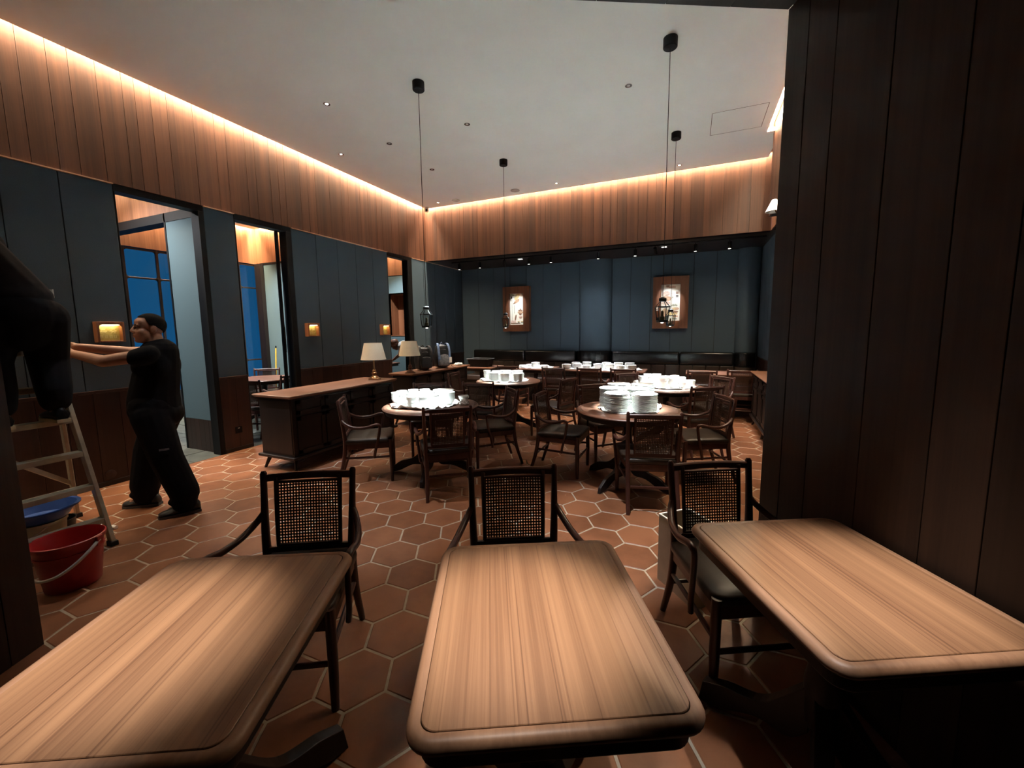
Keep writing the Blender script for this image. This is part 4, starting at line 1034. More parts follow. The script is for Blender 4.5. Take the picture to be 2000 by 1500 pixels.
# ------------------------------------------------------------------ wooden picture boxes
M['frame'] = wood('picture_frame_wood', (0.10,0.035,0.015), (0.24,0.09,0.04), 'Z', 0.4, 40, 1.5)
M['canvas'] = plain('picture_paper', (0.80,0.77,0.66), 0.6, noise_amt=0.06, nscale=8)
INK = {k: plain('ink_'+k, c, 0.7, noise_amt=0.25, nscale=40) for k,c in dict(tan=(0.52,0.33,0.20), brown=(0.22,0.12,0.07), sage=(0.35,0.36,0.27), ochre=(0.62,0.47,0.22), rose=(0.62,0.45,0.36), dark=(0.06,0.05,0.045)).items()}
def picture(label, x, z, art):
    t = thing('picture_box', label, 'picture', (x,YB-0.001,z), 0, 'wooden picture boxes on the back wall')
    W_, H_, w_, h_, D = 0.69, 1.065, 0.37, 0.745, 0.13
    for s in (-1,1):
        MB().box(min(s*w_/2,s*W_/2),max(s*w_/2,s*W_/2),-D,0,-H_/2,H_/2).build('frame_side', M['frame'], t, bevel=0.006)
        MB().box(-w_/2,w_/2,-D,0,min(s*h_/2,s*H_/2),max(s*h_/2,s*H_/2)).build('frame_rail', M['frame'], t, bevel=0.006)
    MB().box(-w_/2,w_/2,-0.045,-0.03,-h_/2,h_/2).build('print', M['canvas'], t)
    yy = [-0.0455]
    def blob(pts, ink, nm='print_mark'):
        yy[0] -= 0.0004
        n_ = len(pts); MB().add([(px,yy[0],pz) for px,pz in pts]+[(px,-0.0449,pz) for px,pz in pts], [tuple(range(n_)),tuple(range(2*n_-1,n_-1,-1))]+[(k,(k+1)%n_,n_+(k+1)%n_,n_+k) for k in range(n_)]).build(nm, INK[ink], t)
    def ell(cx_,cz_,a,b,rot,ink,n=16):
        c,s_ = cos(rot),sin(rot); blob([(cx_+a*cos(2*pi*k/n)*c-b*sin(2*pi*k/n)*s_, cz_+a*cos(2*pi*k/n)*s_+b*sin(2*pi*k/n)*c) for k in range(n)], ink)
    art(blob, ell); return t
def art_left(blob, ell):
    blob([(-0.185,0.37),(-0.12,0.37),(-0.05,0.33),(-0.185,0.30)],'sage'); blob([(0.11,0.37),(0.185,0.37),(0.185,0.25)],'sage')
    ell(-0.145,0.28,0.018,0.03,0,'dark'); ell(0.0,0.30,0.10,0.05,0.9,'ochre'); ell(-0.01,0.19,0.085,0.035,0.55,'tan'); ell(-0.07,0.145,0.04,0.014,0.4,'brown')
    for x_,z0,z1 in ((-0.135,-0.33,0.24),(-0.075,-0.10,0.10)): blob([(x_-0.006,z0),(x_+0.008,z0),(x_+0.005,z1),(x_-0.004,z1)],'sage')
    ell(-0.04,-0.20,0.02,0.075,-0.2,'brown')
    ell(0.085,-0.03,0.062,0.012,0,'brown'); ell(0.085,-0.005,0.012,0.02,0,'brown'); ell(0.085,-0.075,0.07,0.038,0,'tan'); blob([(0.04,-0.10),(0.13,-0.10),(0.105,-0.14),(0.065,-0.14)],'brown')
    ell(0.09,-0.19,0.05,0.035,0,'rose'); ell(0.09,-0.21,0.035,0.012,0,'brown')
    for x_ in (0.04,0.125): ell(x_,-0.30,0.028,0.018,0,'ochre'); ell(x_,-0.312,0.02,0.01,0,'dark')
    blob([(-0.17,-0.35),(0.08,-0.345),(0.08,-0.33),(-0.17,-0.325)],'brown'); blob([(-0.17,-0.325),(-0.02,-0.33),(-0.03,-0.27),(-0.16,-0.27)],'rose')
def art_right(blob, ell):
    ell(0.0,0.32,0.10,0.025,0,'rose'); ell(-0.06,0.345,0.04,0.012,0,'brown'); blob([(-0.04,0.30),(0.09,0.30),(0.09,0.306),(-0.04,0.306)],'brown')
    ell(-0.09,0.18,0.075,0.06,0.3,'rose'); ell(-0.08,0.08,0.10,0.055,0.1,'tan'); ell(-0.09,0.0,0.085,0.05,-0.1,'rose')
    blob([(-0.16,0.12),(-0.03,0.17),(-0.03,0.177),(-0.16,0.127)],'brown'); blob([(0.02,0.30),(0.026,0.30),(0.03,-0.10),(0.022,-0.10)],'sage'); ell(0.035,0.11,0.02,0.012,0,'sage')
    for z_ in (0.20,0.13):     # two dark seals
        for dx in (-0.012,0.012):
            for dz in (-0.012,0.012): blob([(0.125+dx-0.010,z_+dz-0.010),(0.125+dx+0.010,z_+dz-0.010),(0.125+dx+0.010,z_+dz+0.010),(0.125+dx-0.010,z_+dz+0.010)],'dark' if z_ < 0.19 else 'brown')
    for a_ in range(5): ell(0.06+0.022*a_-0.03,-0.06+0.014*(a_%2),0.022,0.016,0.4,'sage')
    ell(0.09,-0.13,0.08,0.032,0.1,'tan'); ell(0.075,-0.12,0.03,0.016,0,'ochre'); ell(0.09,-0.19,0.07,0.02,0,'brown'); ell(0.08,-0.23,0.065,0.022,0.1,'ochre'); ell(0.10,-0.28,0.055,0.02,0,'tan'); ell(0.09,-0.33,0.05,0.018,-0.1,'sage')
    ell(-0.02,-0.22,0.05,0.05,0.5,'ochre'); ell(-0.1,-0.2,0.06,0.09,0,'tan')
picture('wooden box picture of food on pale paper, left of the rounded column', -3.885, 2.035, art_left)
picture('wooden box picture of food on pale paper with dark seals, right of the rounded column', -0.415, 2.07, art_right)

# ------------------------------------------------------------------ lit plaque niches on the left wall
M['gold'] = plain('gold_plaque', (0.42,0.33,0.10), 0.35, 0.6, noise_amt=0.15, nscale=30)
M['goldmark'] = plain('gold_relief', (0.75,0.64,0.30), 0.3, 0.6)
M['sconcewood'] = wood('plaque_box_wood', (0.16,0.055,0.022), (0.34,0.13,0.055), 'Z', 0.4, 50, 2)
M['plaqueled'] = plain('plaque_led', (0.9,0.85,0.6), 0.5, emit=(1.0,0.84,0.50), estr=4)
def plaque(label, y, z, strokes):
    t = thing('plaque_light', label, 'plaque', (XL-0.008,y,z), 0, 'lit gold name plaques')
    w_, h_, d_ = 0.215, 0.205, 0.075
    for nm,bx_ in (('side',(0,d_,-w_/2,-w_/2+0.02,-h_/2,h_/2)),('side',(0,d_,w_/2-0.02,w_/2,-h_/2,h_/2)),('head',(0,d_,-w_/2+0.02,w_/2-0.02,h_/2-0.028,h_/2)),('sill',(0,d_+0.004,-w_/2+0.02,w_/2-0.02,-h_/2,-h_/2+0.016))):
        MB().box(*bx_).build(nm, M['sconcewood'], t, bevel=0.003)
    # rounded inner top corners
    for s in (-1,1):
        pts = [(s*(w_/2-0.02),h_/2-0.028)]+[(s*(w_/2-0.02-0.03+0.03*cos(radians(a))), h_/2-0.028-0.03+0.03*sin(radians(a))) for a in (0,22,45,68,90)]
        n_ = len(pts); MB().add([(0.045,p_[0],p_[1]) for p_ in pts]+[(d_,p_[0],p_[1]) for p_ in pts],[tuple(range(n_)),tuple(range(2*n_-1,n_-1,-1))]+[(k,(k+1)%n_,n_+(k+1)%n_,n_+k) for k in range(n_)]).build('corner_block', M['sconcewood'], t)
    pl = MB().box(0.001,0.012,-w_/2+0.02,w_/2-0.02,-h_/2+0.016,h_/2-0.028).build('plaque', M['gold'], t)
    mk = MB()
    for (u0,v0,u1,v1,th) in strokes: mk.bar((0.0125,u0,v0),(0.0125,u1,v1),th,0.003,up=(1,0,0))
    mk.build('lettering', M['goldmark'], pl)
    MB().box(0.052,0.064,-w_/2+0.03,w_/2-0.03,h_/2-0.034,h_/2-0.0285).build('led', M['plaqueled'], t)
    area_light('plaque_glow', (XL-0.008+0.045, y, z+h_/2-0.036), (0.02,0.15), 0.16, (1.0,0.80,0.45), (0,radians(35),0))
# two characters over four small ones, as strokes
def chars(seed):
    S_ = [(-0.066,0.036,-0.016,0.038,0.004),(-0.058,0.046,-0.056,0.028,0.003),(-0.030,0.047,-0.029,0.028,0.003),(-0.060,0.022,-0.022,0.024,0.004),(-0.070,0.006,-0.010,0.008,0.005),(-0.046,0.020,-0.060,-0.006,0.003),(-0.060,-0.008,-0.018,-0.004,0.004),(-0.028,0.002,-0.016,-0.010,0.003),
          (0.010,0.038,0.066,0.040,0.004),(0.026,0.047,0.028,0.030,0.003),(0.050,0.048,0.049,0.030,0.003),(0.034,0.024,0.010,0.006,0.004),(0.044,0.026,0.068,0.008,0.004),(0.020,0.006,0.056,0.008,0.004),(0.040,0.006,0.018,-0.014,0.004),(0.056,0.008,0.048,-0.014,0.004)]
    r = random.Random(seed)
    for cx_ in (-0.055,-0.019,0.018,0.053):
        for k in range(4): S_.append((cx_-0.011,-0.036-0.008*k,cx_+0.011,-0.035-0.008*k,0.002))
        S_.append((cx_-0.009,-0.033,cx_-0.009,-0.062,0.002)); S_.append((cx_+0.008,-0.034,cx_+0.006,-0.062,0.002))
    return S_
plaque('lit gold name plaque above the reaching arms', 2.16,1.565, chars(1))
plaque('lit gold name plaque right of the second doorway', 4.56,1.575, chars(2))
plaque('lit gold name plaque above the first cream lamp', 6.19,1.57, chars(3))

# wall sconce with white cone shade on the right wall, mostly behind the portal
t = thing('wall_sconce', 'white cone shaded wall sconce peeping past the dark portal', 'wall lamp', (0.93,5.50,2.75))
MB().tube([(0,0,0.02),(-0.08,0,0.05),(-0.12,0,0.14)],0.008,8).build('arm', M['brass'], t)
MB().lathe([(0.085,0.09),(0.025,0.22),(0.023,0.22),(0.083,0.09)],24,closed=True).build('shade', M['whiteplastic'], t, smooth=40).location = (-0.12,0,0)
MB().lathe([(0,0.0),(0.035,0),(0.035,0.012),(0,0.012)],16).xf(Matrix.Rotation(radians(-90),4,'Y')).build('wall_plate', M['brass'], t).location = (0,0,0.02)
# wall sockets
t = thing('wall_socket', 'dark wall socket low on the pillar between the doorways', 'socket', (XL,3.345,0.275))
MB().box(0.0,0.008,-0.043,0.043,-0.043,0.043).build('plate', M['black'], t, bevel=0.003); MB().box(0.008,0.0095,-0.012,0.012,0.02,0.028).build('switch', M['whiteplastic'], t)
t = thing('wall_socket', 'round dark wall outlet near the floor behind the stepladder', 'socket', (XL,2.045,0.115))
MB().lathe([(0,0),(0.045,0),(0.045,0.006),(0.038,0.010),(0,0.010)],18).xf(Matrix.Rotation(radians(90),4,'Y')).build('plate', M['wainscot'], t, smooth=40)

# ------------------------------------------------------------------ stepladder
M['alu'] = plain('dull_aluminium', (0.42,0.38,0.29), 0.45, 0.35, noise_amt=0.15, nscale=15)
M['rubber'] = plain('black_rubber', (0.012,0.012,0.012), 0.7)
t = thing('stepladder', 'worn aluminium stepladder by the left wall', 'ladder', (0,0,0))
FR = {1:((-3.87,1.42,0.015),(-4.27,1.37,1.42)), -1:((-3.87,0.90,0.015),(-4.27,0.97,1.42))}
RR = {1:((-4.76,1.55,0.015),(-4.32,1.385,1.40)), -1:((-4.76,0.82,0.015),(-4.32,0.955,1.40))}
def lerp(a,b,k): return tuple(p+(q-p)*k for p,q in zip(a,b))
for s in (1,-1):
    MB().bar(FR[s][0],FR[s][1],0.026,0.062,up=(1,0,0)).build('front_rail', M['alu'], t, bevel=0.003, seg=1)
    MB().bar(RR[s][0],RR[s][1],0.024,0.045,up=(1,0,0)).build('rear_rail', M['alu'], t, bevel=0.003, seg=1)
    for q in (FR[s][0],RR[s][0]): MB().box(q[0]-0.035,q[0]+0.035,q[1]-0.022,q[1]+0.022,0.0,0.035).build('foot', M['rubber'], t, bevel=0.005)
for z_ in (0.21,0.455,0.70,0.945,1.18):
    k = z_/1.42; a = lerp(FR[1][0],FR[1][1],k); b = lerp(FR[-1][0],FR[-1][1],k)
    MB().box(a[0]-0.045,a[0]+0.035,b[1],a[1],z_-0.038,z_).build('step', M['alu'], t, bevel=0.004)
MB().box(-4.36,-4.235,0.95,1.39,1.40,1.445).build('top_cap', M['alu'], t, bevel=0.008)
MB().bar(lerp(RR[1][0],RR[1][1],0.18),lerp(RR[-1][0],RR[-1][1],0.18),0.02,0.03).build('rear_brace', M['alu'], t)
MB().bar(lerp(RR[1][0],RR[1][1],0.62),lerp(RR[-1][0],RR[-1][1],0.62),0.02,0.03).build('rear_brace', M['alu'], t)
MB().bar(lerp(RR[-1][0],RR[-1][1],0.62),lerp(RR[1][0],RR[1][1],0.22),0.018,0.032).build('diagonal_brace', M['alu'], t)

# ------------------------------------------------------------------ buckets and things on the floor
M['red'] = plain('red_plastic', (0.36,0.012,0.014), 0.4, noise_amt=0.08)
M['blueplastic'] = plain('blue_plastic', (0.025,0.075,0.28), 0.4)
M['cream'] = plain('cream_plastic', (0.52,0.46,0.30), 0.45, noise_amt=0.25, nscale=6)
M['white'] = plain('white_handle', (0.72,0.66,0.60), 0.5)
t = thing('bucket', 'red plastic bucket with a white bail handle at the foot of the ladder', 'bucket', (-3.50,1.085,0), radians(30))
MB().lathe([(0,0),(0.122,0),(0.126,0.004),(0.156,0.275),(0.167,0.278),(0.169,0.30),(0.162,0.304),(0.154,0.285),(0.123,0.012),(0,0.010)], 40).build('body', M['red'], t, smooth=40)
MB().lathe([(0.148,0.215),(0.155,0.217),(0.157,0.232),(0.150,0.234)],40,closed=True).build('rib', M['red'], t, smooth=40)
MB().tube([(0.173*cos(radians(a)), 0.185*sin(radians(a)), 0.275-0.150*abs(sin(radians(a)))**1.2) for a in range(-180,1,9)],0.009,8).build('handle', M['white'], t, smooth=60)
for s in (-1,1): MB().box(s*0.168-0.012,s*0.168+0.012,-0.02,0.02,0.245,0.30).build('lug', M['red'], t, bevel=0.004)
t = thing('paint_pail', 'cream plastic pail under the blue basin by the ladder', 'pail', (-4.16,1.16,0))
MB().lathe([(0,0),(0.115,0),(0.135,0.235),(0.142,0.237),(0.142,0.255),(0.134,0.257),(0.112,0.01),(0,0.008)],28).build('body', M['cream'], t, smooth=40)
MB().tube([(0.14*cos(radians(a)),0.145*sin(radians(a)),0.235-0.10*abs(sin(radians(a)))) for a in range(-180,1,12)],0.004,6).build('handle', M['white'], t)
t = thing('wash_basin', 'blue plastic basin lying on the cream pail', 'basin', (-4.16,1.17,0.258), radians(20))
MB().lathe([(0,0),(0.13,0),(0.14,0.006),(0.185,0.075),(0.205,0.078),(0.206,0.085),(0.184,0.085),(0.136,0.012),(0,0.008)],32).build('bowl', M['blueplastic'], t, smooth=40)
t = thing('black_pot', 'small black pot on the tiles behind the ladder', 'pot', (-4.52,1.36,0))
MB().lathe([(0,0),(0.09,0),(0.10,0.10),(0.105,0.105),(0.098,0.105),(0.088,0.008),(0,0.008)],24).build('body', M['blackplastic'], t, smooth=40)
crumple('cloth_rag', 'crumpled cream rag on the floor under the ladder', (-3.98,1.16,0.0005), (0.07,0.06,0.06), M['cream'], 11.0, 'rag')
t = thing('plastic_tube', 'short white plastic tube on the floor behind the ladder', 'tube', (-4.30,1.53,0.014))
MB().tube([(-0.14,-0.03,0),(0.14,0.03,0)],0.0135,12).build('pipe', M['whiteplastic'], t, smooth=40)

M['board'] = plain('grey_cardboard', (0.42,0.36,0.28), 0.75, noise_amt=0.10, nscale=9)
M['whiteedge'] = plain('white_card_edge', (0.75,0.73,0.68), 0.7)
t = thing('open_carton', 'open pale cardboard carton standing behind the right-hand near chair', 'carton', (0.045,2.47,0), radians(-48))
bw, bd, bh = 0.31, 0.22, 0.42
for nm,bx_ in (('side',(-bw/2,bw/2,-bd/2,-bd/2+0.006,0,bh)),('side',(-bw/2,bw/2,bd/2-0.006,bd/2,0,bh)),('end',(-bw/2,-bw/2+0.006,-bd/2+0.006,bd/2-0.006,0,bh)),('end',(bw/2-0.006,bw/2,-bd/2+0.006,bd/2-0.006,0,bh)),('bottom',(-bw/2+0.006,bw/2-0.006,-bd/2+0.006,bd/2-0.006,0,0.006))):
    MB().box(*bx_).build(nm, M['board'], t)
MB().rings([[(x,y,z) for x,y in ((-a,-b),(a,-b),(a,b),(-a,b))] for a,b,z in ((bw/2+0.002,bd/2+0.002,bh-0.004),(bw/2+0.002,bd/2+0.002,bh+0.003),(bw/2-0.009,bd/2-0.009,bh+0.003),(bw/2-0.009,bd/2-0.009,bh-0.004),(bw/2+0.002,bd/2+0.002,bh-0.004))],caps=False).build('rim', M['whiteedge'], t)

# mop in the private room
M['yellow'] = plain('yellow_handle', (0.62,0.44,0.06), 0.4)
t = thing('mop', 'yellow handled mop leaning in the private room', 'mop', (-8.16,5.86,0))
MB().tube([(0,0,0.08),(-0.07,0.13,1.20)],0.016,10).build('handle', M['yellow'], t, smooth=40)
MB().tube([(-0.07,0.13,1.20),(-0.0725,0.135,1.25)],0.012,8).build('grip', M['blackplastic'], t)
for k in range(14):
    a = 2*pi*k/14; MB().tube(spl([(0,0,0.10),(0.05*cos(a),0.05*sin(a),0.06),(0.13*cos(a),0.13*sin(a),0.012)],3),0.009,5).build('strand', M['greyn'], t)

# ------------------------------------------------------------------ people
def ball(mb, c, r, n=14):
    r = r if hasattr(r,'__len__') else (r,r,r)
    mb.lathe([(sin(pi*k/n), -cos(pi*k/n)) for k in range(n+1)], 18)
    k0 = len(mb.v)-18*(n+1)
    for i in range(k0, len(mb.v)):
        v = mb.v[i]; mb.v[i] = (c[0]+v[0]*r[0], c[1]+v[1]*r[1], c[2]+v[2]*r[2])
def caps(mb, p, q, r0, r1, flat=1.0):
    p = Vector(p); q = Vector(q); d = (q-p); L_ = d.length; d.normalize()
    pts, rr = [], []
    for k in range(5):
        a = -pi/2+pi/2*k/4; pts.append(p+d*(r0*sin(a))); rr.append(max(0.0008,r0*cos(a)))
    for k in range(1,4): pts.append(p.lerp(q,k/4)); rr.append(r0+(r1-r0)*k/4)
    for k in range(5):
        a = pi/2*k/4; pts.append(q+d*(r1*sin(a))); rr.append(max(0.0008,r1*cos(a)))
    mb.tube(pts, rr, 14, flat)
def chain(mb, pts, rad):
    for i in range(len(pts)-1): caps(mb, pts[i], pts[i+1], rad[i], rad[i+1])
def organic(name, mb, mat, parent, voxel=0.008, smooth=4):
    o = mb.build(name, mat, parent)
    m1 = o.modifiers.new('union','REMESH'); m1.mode = 'VOXEL'; m1.voxel_size = voxel; m1.use_smooth_shade = True
    if smooth: m2 = o.modifiers.new('soft','SMOOTH'); m2.iterations = smooth; m2.factor = 0.5
    dg = bpy.context.evaluated_depsgraph_get()
    me = bpy.data.meshes.new_from_object(o.evaluated_get(dg))
    o.modifiers.clear(); o.data = me
    if not me.materials: me.materials.append(mat)
    return o
M['skin'] = plain('skin', (0.36,0.175,0.105), 0.5, noise_amt=0.08, nscale=25)
M['hairb'] = plain('black_hair', (0.006,0.0055,0.005), 0.8, spec=0.06, noise_amt=0.4, nscale=120, bump=0.5)
M['hairr'] = plain('reddish_hair', (0.16,0.055,0.02), 0.5, noise_amt=0.3, nscale=60, bump=0.4)
M['tee'] = plain('black_cotton', (0.007,0.007,0.008), 0.85, noise_amt=0.2, nscale=40, spec=0.08, bump=0.2)
M['pants'] = plain('black_trousers', (0.006,0.006,0.0075), 0.8, noise_amt=0.25, nscale=18, spec=0.08, bump=0.3)
M['shoe'] = plain('dark_shoe', (0.014,0.015,0.017), 0.55, noise_amt=0.3, nscale=25)
M['sole'] = plain('grey_sole', (0.05,0.055,0.06), 0.6)
M['eyew'] = plain('eye_white', (0.6,0.55,0.5), 0.3)
M['charcoal'] = plain('charcoal_jacket', (0.016,0.014,0.015), 0.85, noise_amt=0.25, nscale=20, spec=0.08, bump=0.3)

def head_prims(mb, T):
    """head modelled round its own centre (y forward), then placed by T"""
    h = MB()
    ball(h,(0,-0.014,0.030),(0.079,0.099,0.092)); ball(h,(0,0.026,-0.048),(0.066,0.070,0.078))
    ball(h,(0.036,0.050,-0.034),0.034); ball(h,(-0.036,0.050,-0.034),0.034)
    ball(h,(0,0.062,-0.100),(0.030,0.026,0.022)); ball(h,(0,0.050,0.045),(0.062,0.040,0.042))
    caps(h,(0.040,0.076,0.020),(-0.040,0.076,0.020),0.0125,0.0125)
    caps(h,(0,0.088,0.012),(0,0.104,-0.024),0.009,0.0135); ball(h,(0.014,0.094,-0.030),0.010); ball(h,(-0.014,0.094,-0.030),0.010)
    ball(h,(0,0.088,-0.058),(0.025,0.012,0.008)); ball(h,(0,0.087,-0.070),(0.022,0.012,0.009))
    for s in (-1,1):
        ball(h,(0.079*s,-0.016,-0.004),(0.010,0.022,0.033)); ball(h,(0.076*s,-0.008,-0.028),(0.010,0.012,0.014))
    h.xf(T); mb.add(h.v, h.f)
def head_extras(T, parent, hairmat, buzz=True, long_=False):
    def put(mb, nm, mat, **k):
        mb.xf(T); return mb.build(nm, mat, parent, **k)
    for s in (-1,1):
        e = MB(); ball(e,(0.031*s,0.0775,0.002),(0.013,0.008,0.0055)); put(e,'eye',M['eyew'],smooth=60)
        e = MB(); ball(e,(0.031*s,0.0842,0.002),(0.006,0.003,0.005)); put(e,'iris',M['hairb'],smooth=60)
        put(MB().tube([(0.014*s,0.0905,0.020),(0.032*s,0.089,0.0255),(0.050*s,0.078,0.020)],[0.003,0.0042,0.002],6),'eyebrow',M['hairb'])
    put(MB().tube([(0.022,0.093,-0.064),(0,0.1003,-0.0635),(-0.022,0.093,-0.064)],[0.001,0.0016,0.001],6),'lip_line',plain('lip',(0.16,0.055,0.04),0.5))
    # hair cap
    n, m_ = 28, 18; vs_, fs_ = [], []; k_ = 1.06 if not long_ else 1.13
    for j in range(m_+1):
        for i in range(n):
            a = 2*pi*i/n; fwd = sin(a)
            low = 0.90 if fwd > 0.6 else 1.62+0.62*max(0,-fwd)
            if 0.25 < fwd <= 0.6: low = 1.62-(fwd-0.25)/0.35*0.72
            th = low*j/m_
            wob = 1+(0.012 if not long_ else 0.05)*noise.noise(Vector((cos(a)*3,sin(a)*3,th*3)))
            vs_.append((0.0795*k_*wob*sin(th)*cos(a), -0.014+0.0995*k_*wob*sin(th)*sin(a), 0.030+0.0925*k_*wob*cos(th)))
    for j in range(m_):
        for i in range(n): fs_.append((j*n+i, j*n+(i+1)%n, (j+1)*n+(i+1)%n, (j+1)*n+i))
    hm = MB().add(vs_, fs_)
    o = put(hm,'hair',hairmat,smooth=60)
    so = o.modifiers.new('thick','SOLIDIFY'); so.thickness = 0.006; so.offset = -1
def hand(mb, wrist, dirv, palm_n, side, curl=0.9, sc=1.0):
    """palm plus five fingers; dirv along the hand, palm_n out of the palm, side +1/-1 thumb side"""
    d = Vector(dirv).normalized(); n = Vector(palm_n); n = (n-d*n.dot(d)).normalized(); u = d.cross(n)*side
    w = Vector(wrist)
    for k in range(4):
        o = (1.5-k)*0.0195*sc
        caps(mb, w+d*0.015+u*o*0.75, w+d*0.085*sc+u*o, 0.014*sc, 0.0125*sc)
        ln = (0.036,0.041,0.038,0.030)[k]*sc; p = w+d*0.088*sc+u*o; ang = 0.35
        for j in range(3):
            q = p+(d*cos(ang)+n*sin(ang))*ln*(1,0.75,0.6)[j]
            caps(mb,p,q,0.0092*sc-0.0007*j,0.0088*sc-0.0008*j); p = q; ang += curl
    p = w+d*0.025+u*0.03*sc
    for j,(a,l) in enumerate(((0.6,0.042),(0.25,0.034),(0.0,0.026))):
        q = p+(d*cos(a)*0.9+u*sin(a)+n*(0.35+0.25*j)).normalized()*l*sc; caps(mb,p,q,0.0115*sc,0.0098*sc); p = q
def shoe(parent, c, yaw, L_=0.285, z=0.0, mat=None, solemat=None, pitch=0):
    R_ = []
    for k,(y,w_,h_) in enumerate(((-0.105,0.030,0.062),(-0.095,0.038,0.085),(-0.05,0.042,0.098),(0.0,0.043,0.088),(0.06,0.048,0.066),(0.11,0.048,0.052),(0.155,0.040,0.042),(0.175,0.022,0.032))):
        s_ = L_/0.285; n_ = 12
        R_.append([(w_*cos(2*pi*i/n_)*(1.0 if sin(2*pi*i/n_) < 0.2 else 0.82), y*s_, 0.014+max(0,h_*0.5+h_*0.5*sin(2*pi*i/n_))) for i in range(n_)])
    M_ = Matrix.Translation((c[0],c[1],z)) @ Matrix.Rotation(yaw,4,'Z') @ Matrix.Rotation(pitch,4,'X')
    o = MB().rings(R_).xf(M_).build('shoe', mat or M['shoe'], parent, smooth=60)
    pts = [(0.034,-0.108),(0.040,-0.06),(0.040,0.0),(0.049,0.08),(0.047,0.13),(0.030,0.172),(0,0.182)]
    out = [(x,y) for x,y in pts]+[(-x,y) for x,y in reversed(pts[:-1])]
    MB().prism(out, 0.0, 0.022).xf(M_).build('sole', solemat or M['sole'], o)
    MB().tube([(0.0,0.02,0.098),(0.012,0.07,0.078),(0,0.11,0.064)],0.003,6).xf(M_).build('laces', M['sole'], o)

# man reaching out to steady the ladder
FACE = 220.0
man = thing('person', 'person in black T-shirt and baggy black trousers reaching both arms out to the ladder', 'person', (-4.20,1.93,0), radians(FACE-90))
Lf, Rf = (-0.147,-0.19), (0.15,0.226)
body = MB()
HT = Matrix.Translation((-0.015,0.035,1.588)) @ Matrix.Rotation(radians(38),4,'Z') @ Matrix.Rotation(radians(4),4,'X')
head_prims(body, HT)
caps(body,(-0.005,-0.005,1.38),(-0.012,0.012,1.53),0.066,0.060)
caps(body,(0,-0.02,1.36),(0,0.0,1.05),0.12,0.13); caps(body,(-0.14,-0.02,1.38),(0.14,-0.02,1.38),0.06,0.06); caps(body,(0,0,1.05),(0,0.0,0.95),0.14,0.14)
handL, handR = Vector((-0.135,0.47,1.395)), Vector((-0.02,0.52,1.445))
chain(body,[(-0.185,-0.02,1.375),(-0.225,0.235,1.335),handL],[0.056,0.046,0.030])
chain(body,[(0.185,-0.01,1.375),(0.155,0.265,1.39),handR],[0.054,0.045,0.030])
hand(body, handL, (0.10,1.0,0.12),(1.0,-0.1,0.0),-1,0.85)
hand(body, handR, (-0.12,1.0,0.10),(-1.0,-0.1,0.0),-1,0.85)
for f,kx in ((Lf,-0.13),(Rf,0.13)):
    chain(body,[(kx*0.75,0.0,0.92),(f[0]*0.9+kx*0.1,f[1]*0.55+0.03,0.50),(f[0],f[1]-0.02,0.08)],[0.088,0.058,0.042])
    caps(body,(f[0],f[1]-0.02,0.06),(f[0],f[1]+0.10,0.045),0.038,0.028)
organic('body', body, M['skin'], man, 0.0062, 3)
head_extras(HT, man, M['hairb'])
tee = MB()
caps(tee,(0,-0.02,1.37),(0,0.0,1.18),0.140,0.158); caps(tee,(0,0.0,1.20),(0,0.02,1.00),0.160,0.176); caps(tee,(0,0.02,1.0),(0,0.015,0.90),0.178,0.182)
for s in (-1,1): ball(tee,(0.07*s,0.03,1.28),(0.10,0.105,0.11)); ball(tee,(0.07*s,-0.06,1.27),(0.10,0.08,0.13))
caps(tee,(-0.15,-0.02,1.385),(0.15,-0.02,1.385),0.066,0.066); caps(tee,(0,-0.02,1.42),(0,-0.02,1.435),0.075,0.072)
chain(tee,[(-0.165,-0.02,1.375),(-0.195,0.035,1.358)],[0.078,0.072]); chain(tee,[(0.165,-0.01,1.375),(0.168,0.06,1.37)],[0.076,0.069])
ball(tee,(0,0.07,1.04),(0.150,0.115,0.13))
organic('t_shirt', tee, M['tee'], man, 0.009, 5)
pn = MB()
caps(pn,(-0.05,0.01,0.93),(0.05,0.01,0.93),0.158,0.158); ball(pn,(0,-0.04,0.86),(0.175,0.14,0.13))
for f,kx in ((Lf,-0.10),(Rf,0.10)):
    kn = (f[0]*0.85+kx*0.15, f[1]*0.6+0.02, 0.50)
    chain(pn,[(kx,0.0,0.86),kn,(f[0],f[1]-0.005,0.20),(f[0],f[1]+0.0,0.10)],[0.138,0.116,0.108,0.090])
    ball(pn,(f[0]+0.01,f[1]-0.01,0.165),(0.095,0.100,0.05)); ball(pn,(f[0],f[1]+0.02,0.12),(0.088,0.095,0.04))
organic('trousers', pn, M['pants'], man, 0.010, 4)
lab = MB().box(-0.001,0.001,-0.032,0.032,-0.008,0.008).build('trouser_label', M['greyn'], man); lab.location = (-0.250,-0.134,0.60); lab.rotation_euler = (0,radians(6),radians(25))
shoe(man,(Lf[0],Lf[1]-0.0),radians(22)); shoe(man,(Rf[0],Rf[1]-0.0),radians(-4))

for o in man.children:      # he leans back a little against the pull
    if o.name.split('.')[0] in ('body','t_shirt','hair','eye','iris','eyebrow','lip_line'):
        for v in o.data.vertices:
            k_ = max(0.0, min(1.0, (v.co.z-0.9)/0.6)); v.co.y -= 0.050*k_; v.co.x -= 0.012*k_
# person on the ladder, leaning over towards the wall, cut by the left edge of the picture
cl = thing('person', 'person in dark jacket and black trousers standing on the ladder, head out of view', 'person', (-4.065,1.20,0.0), radians(90))
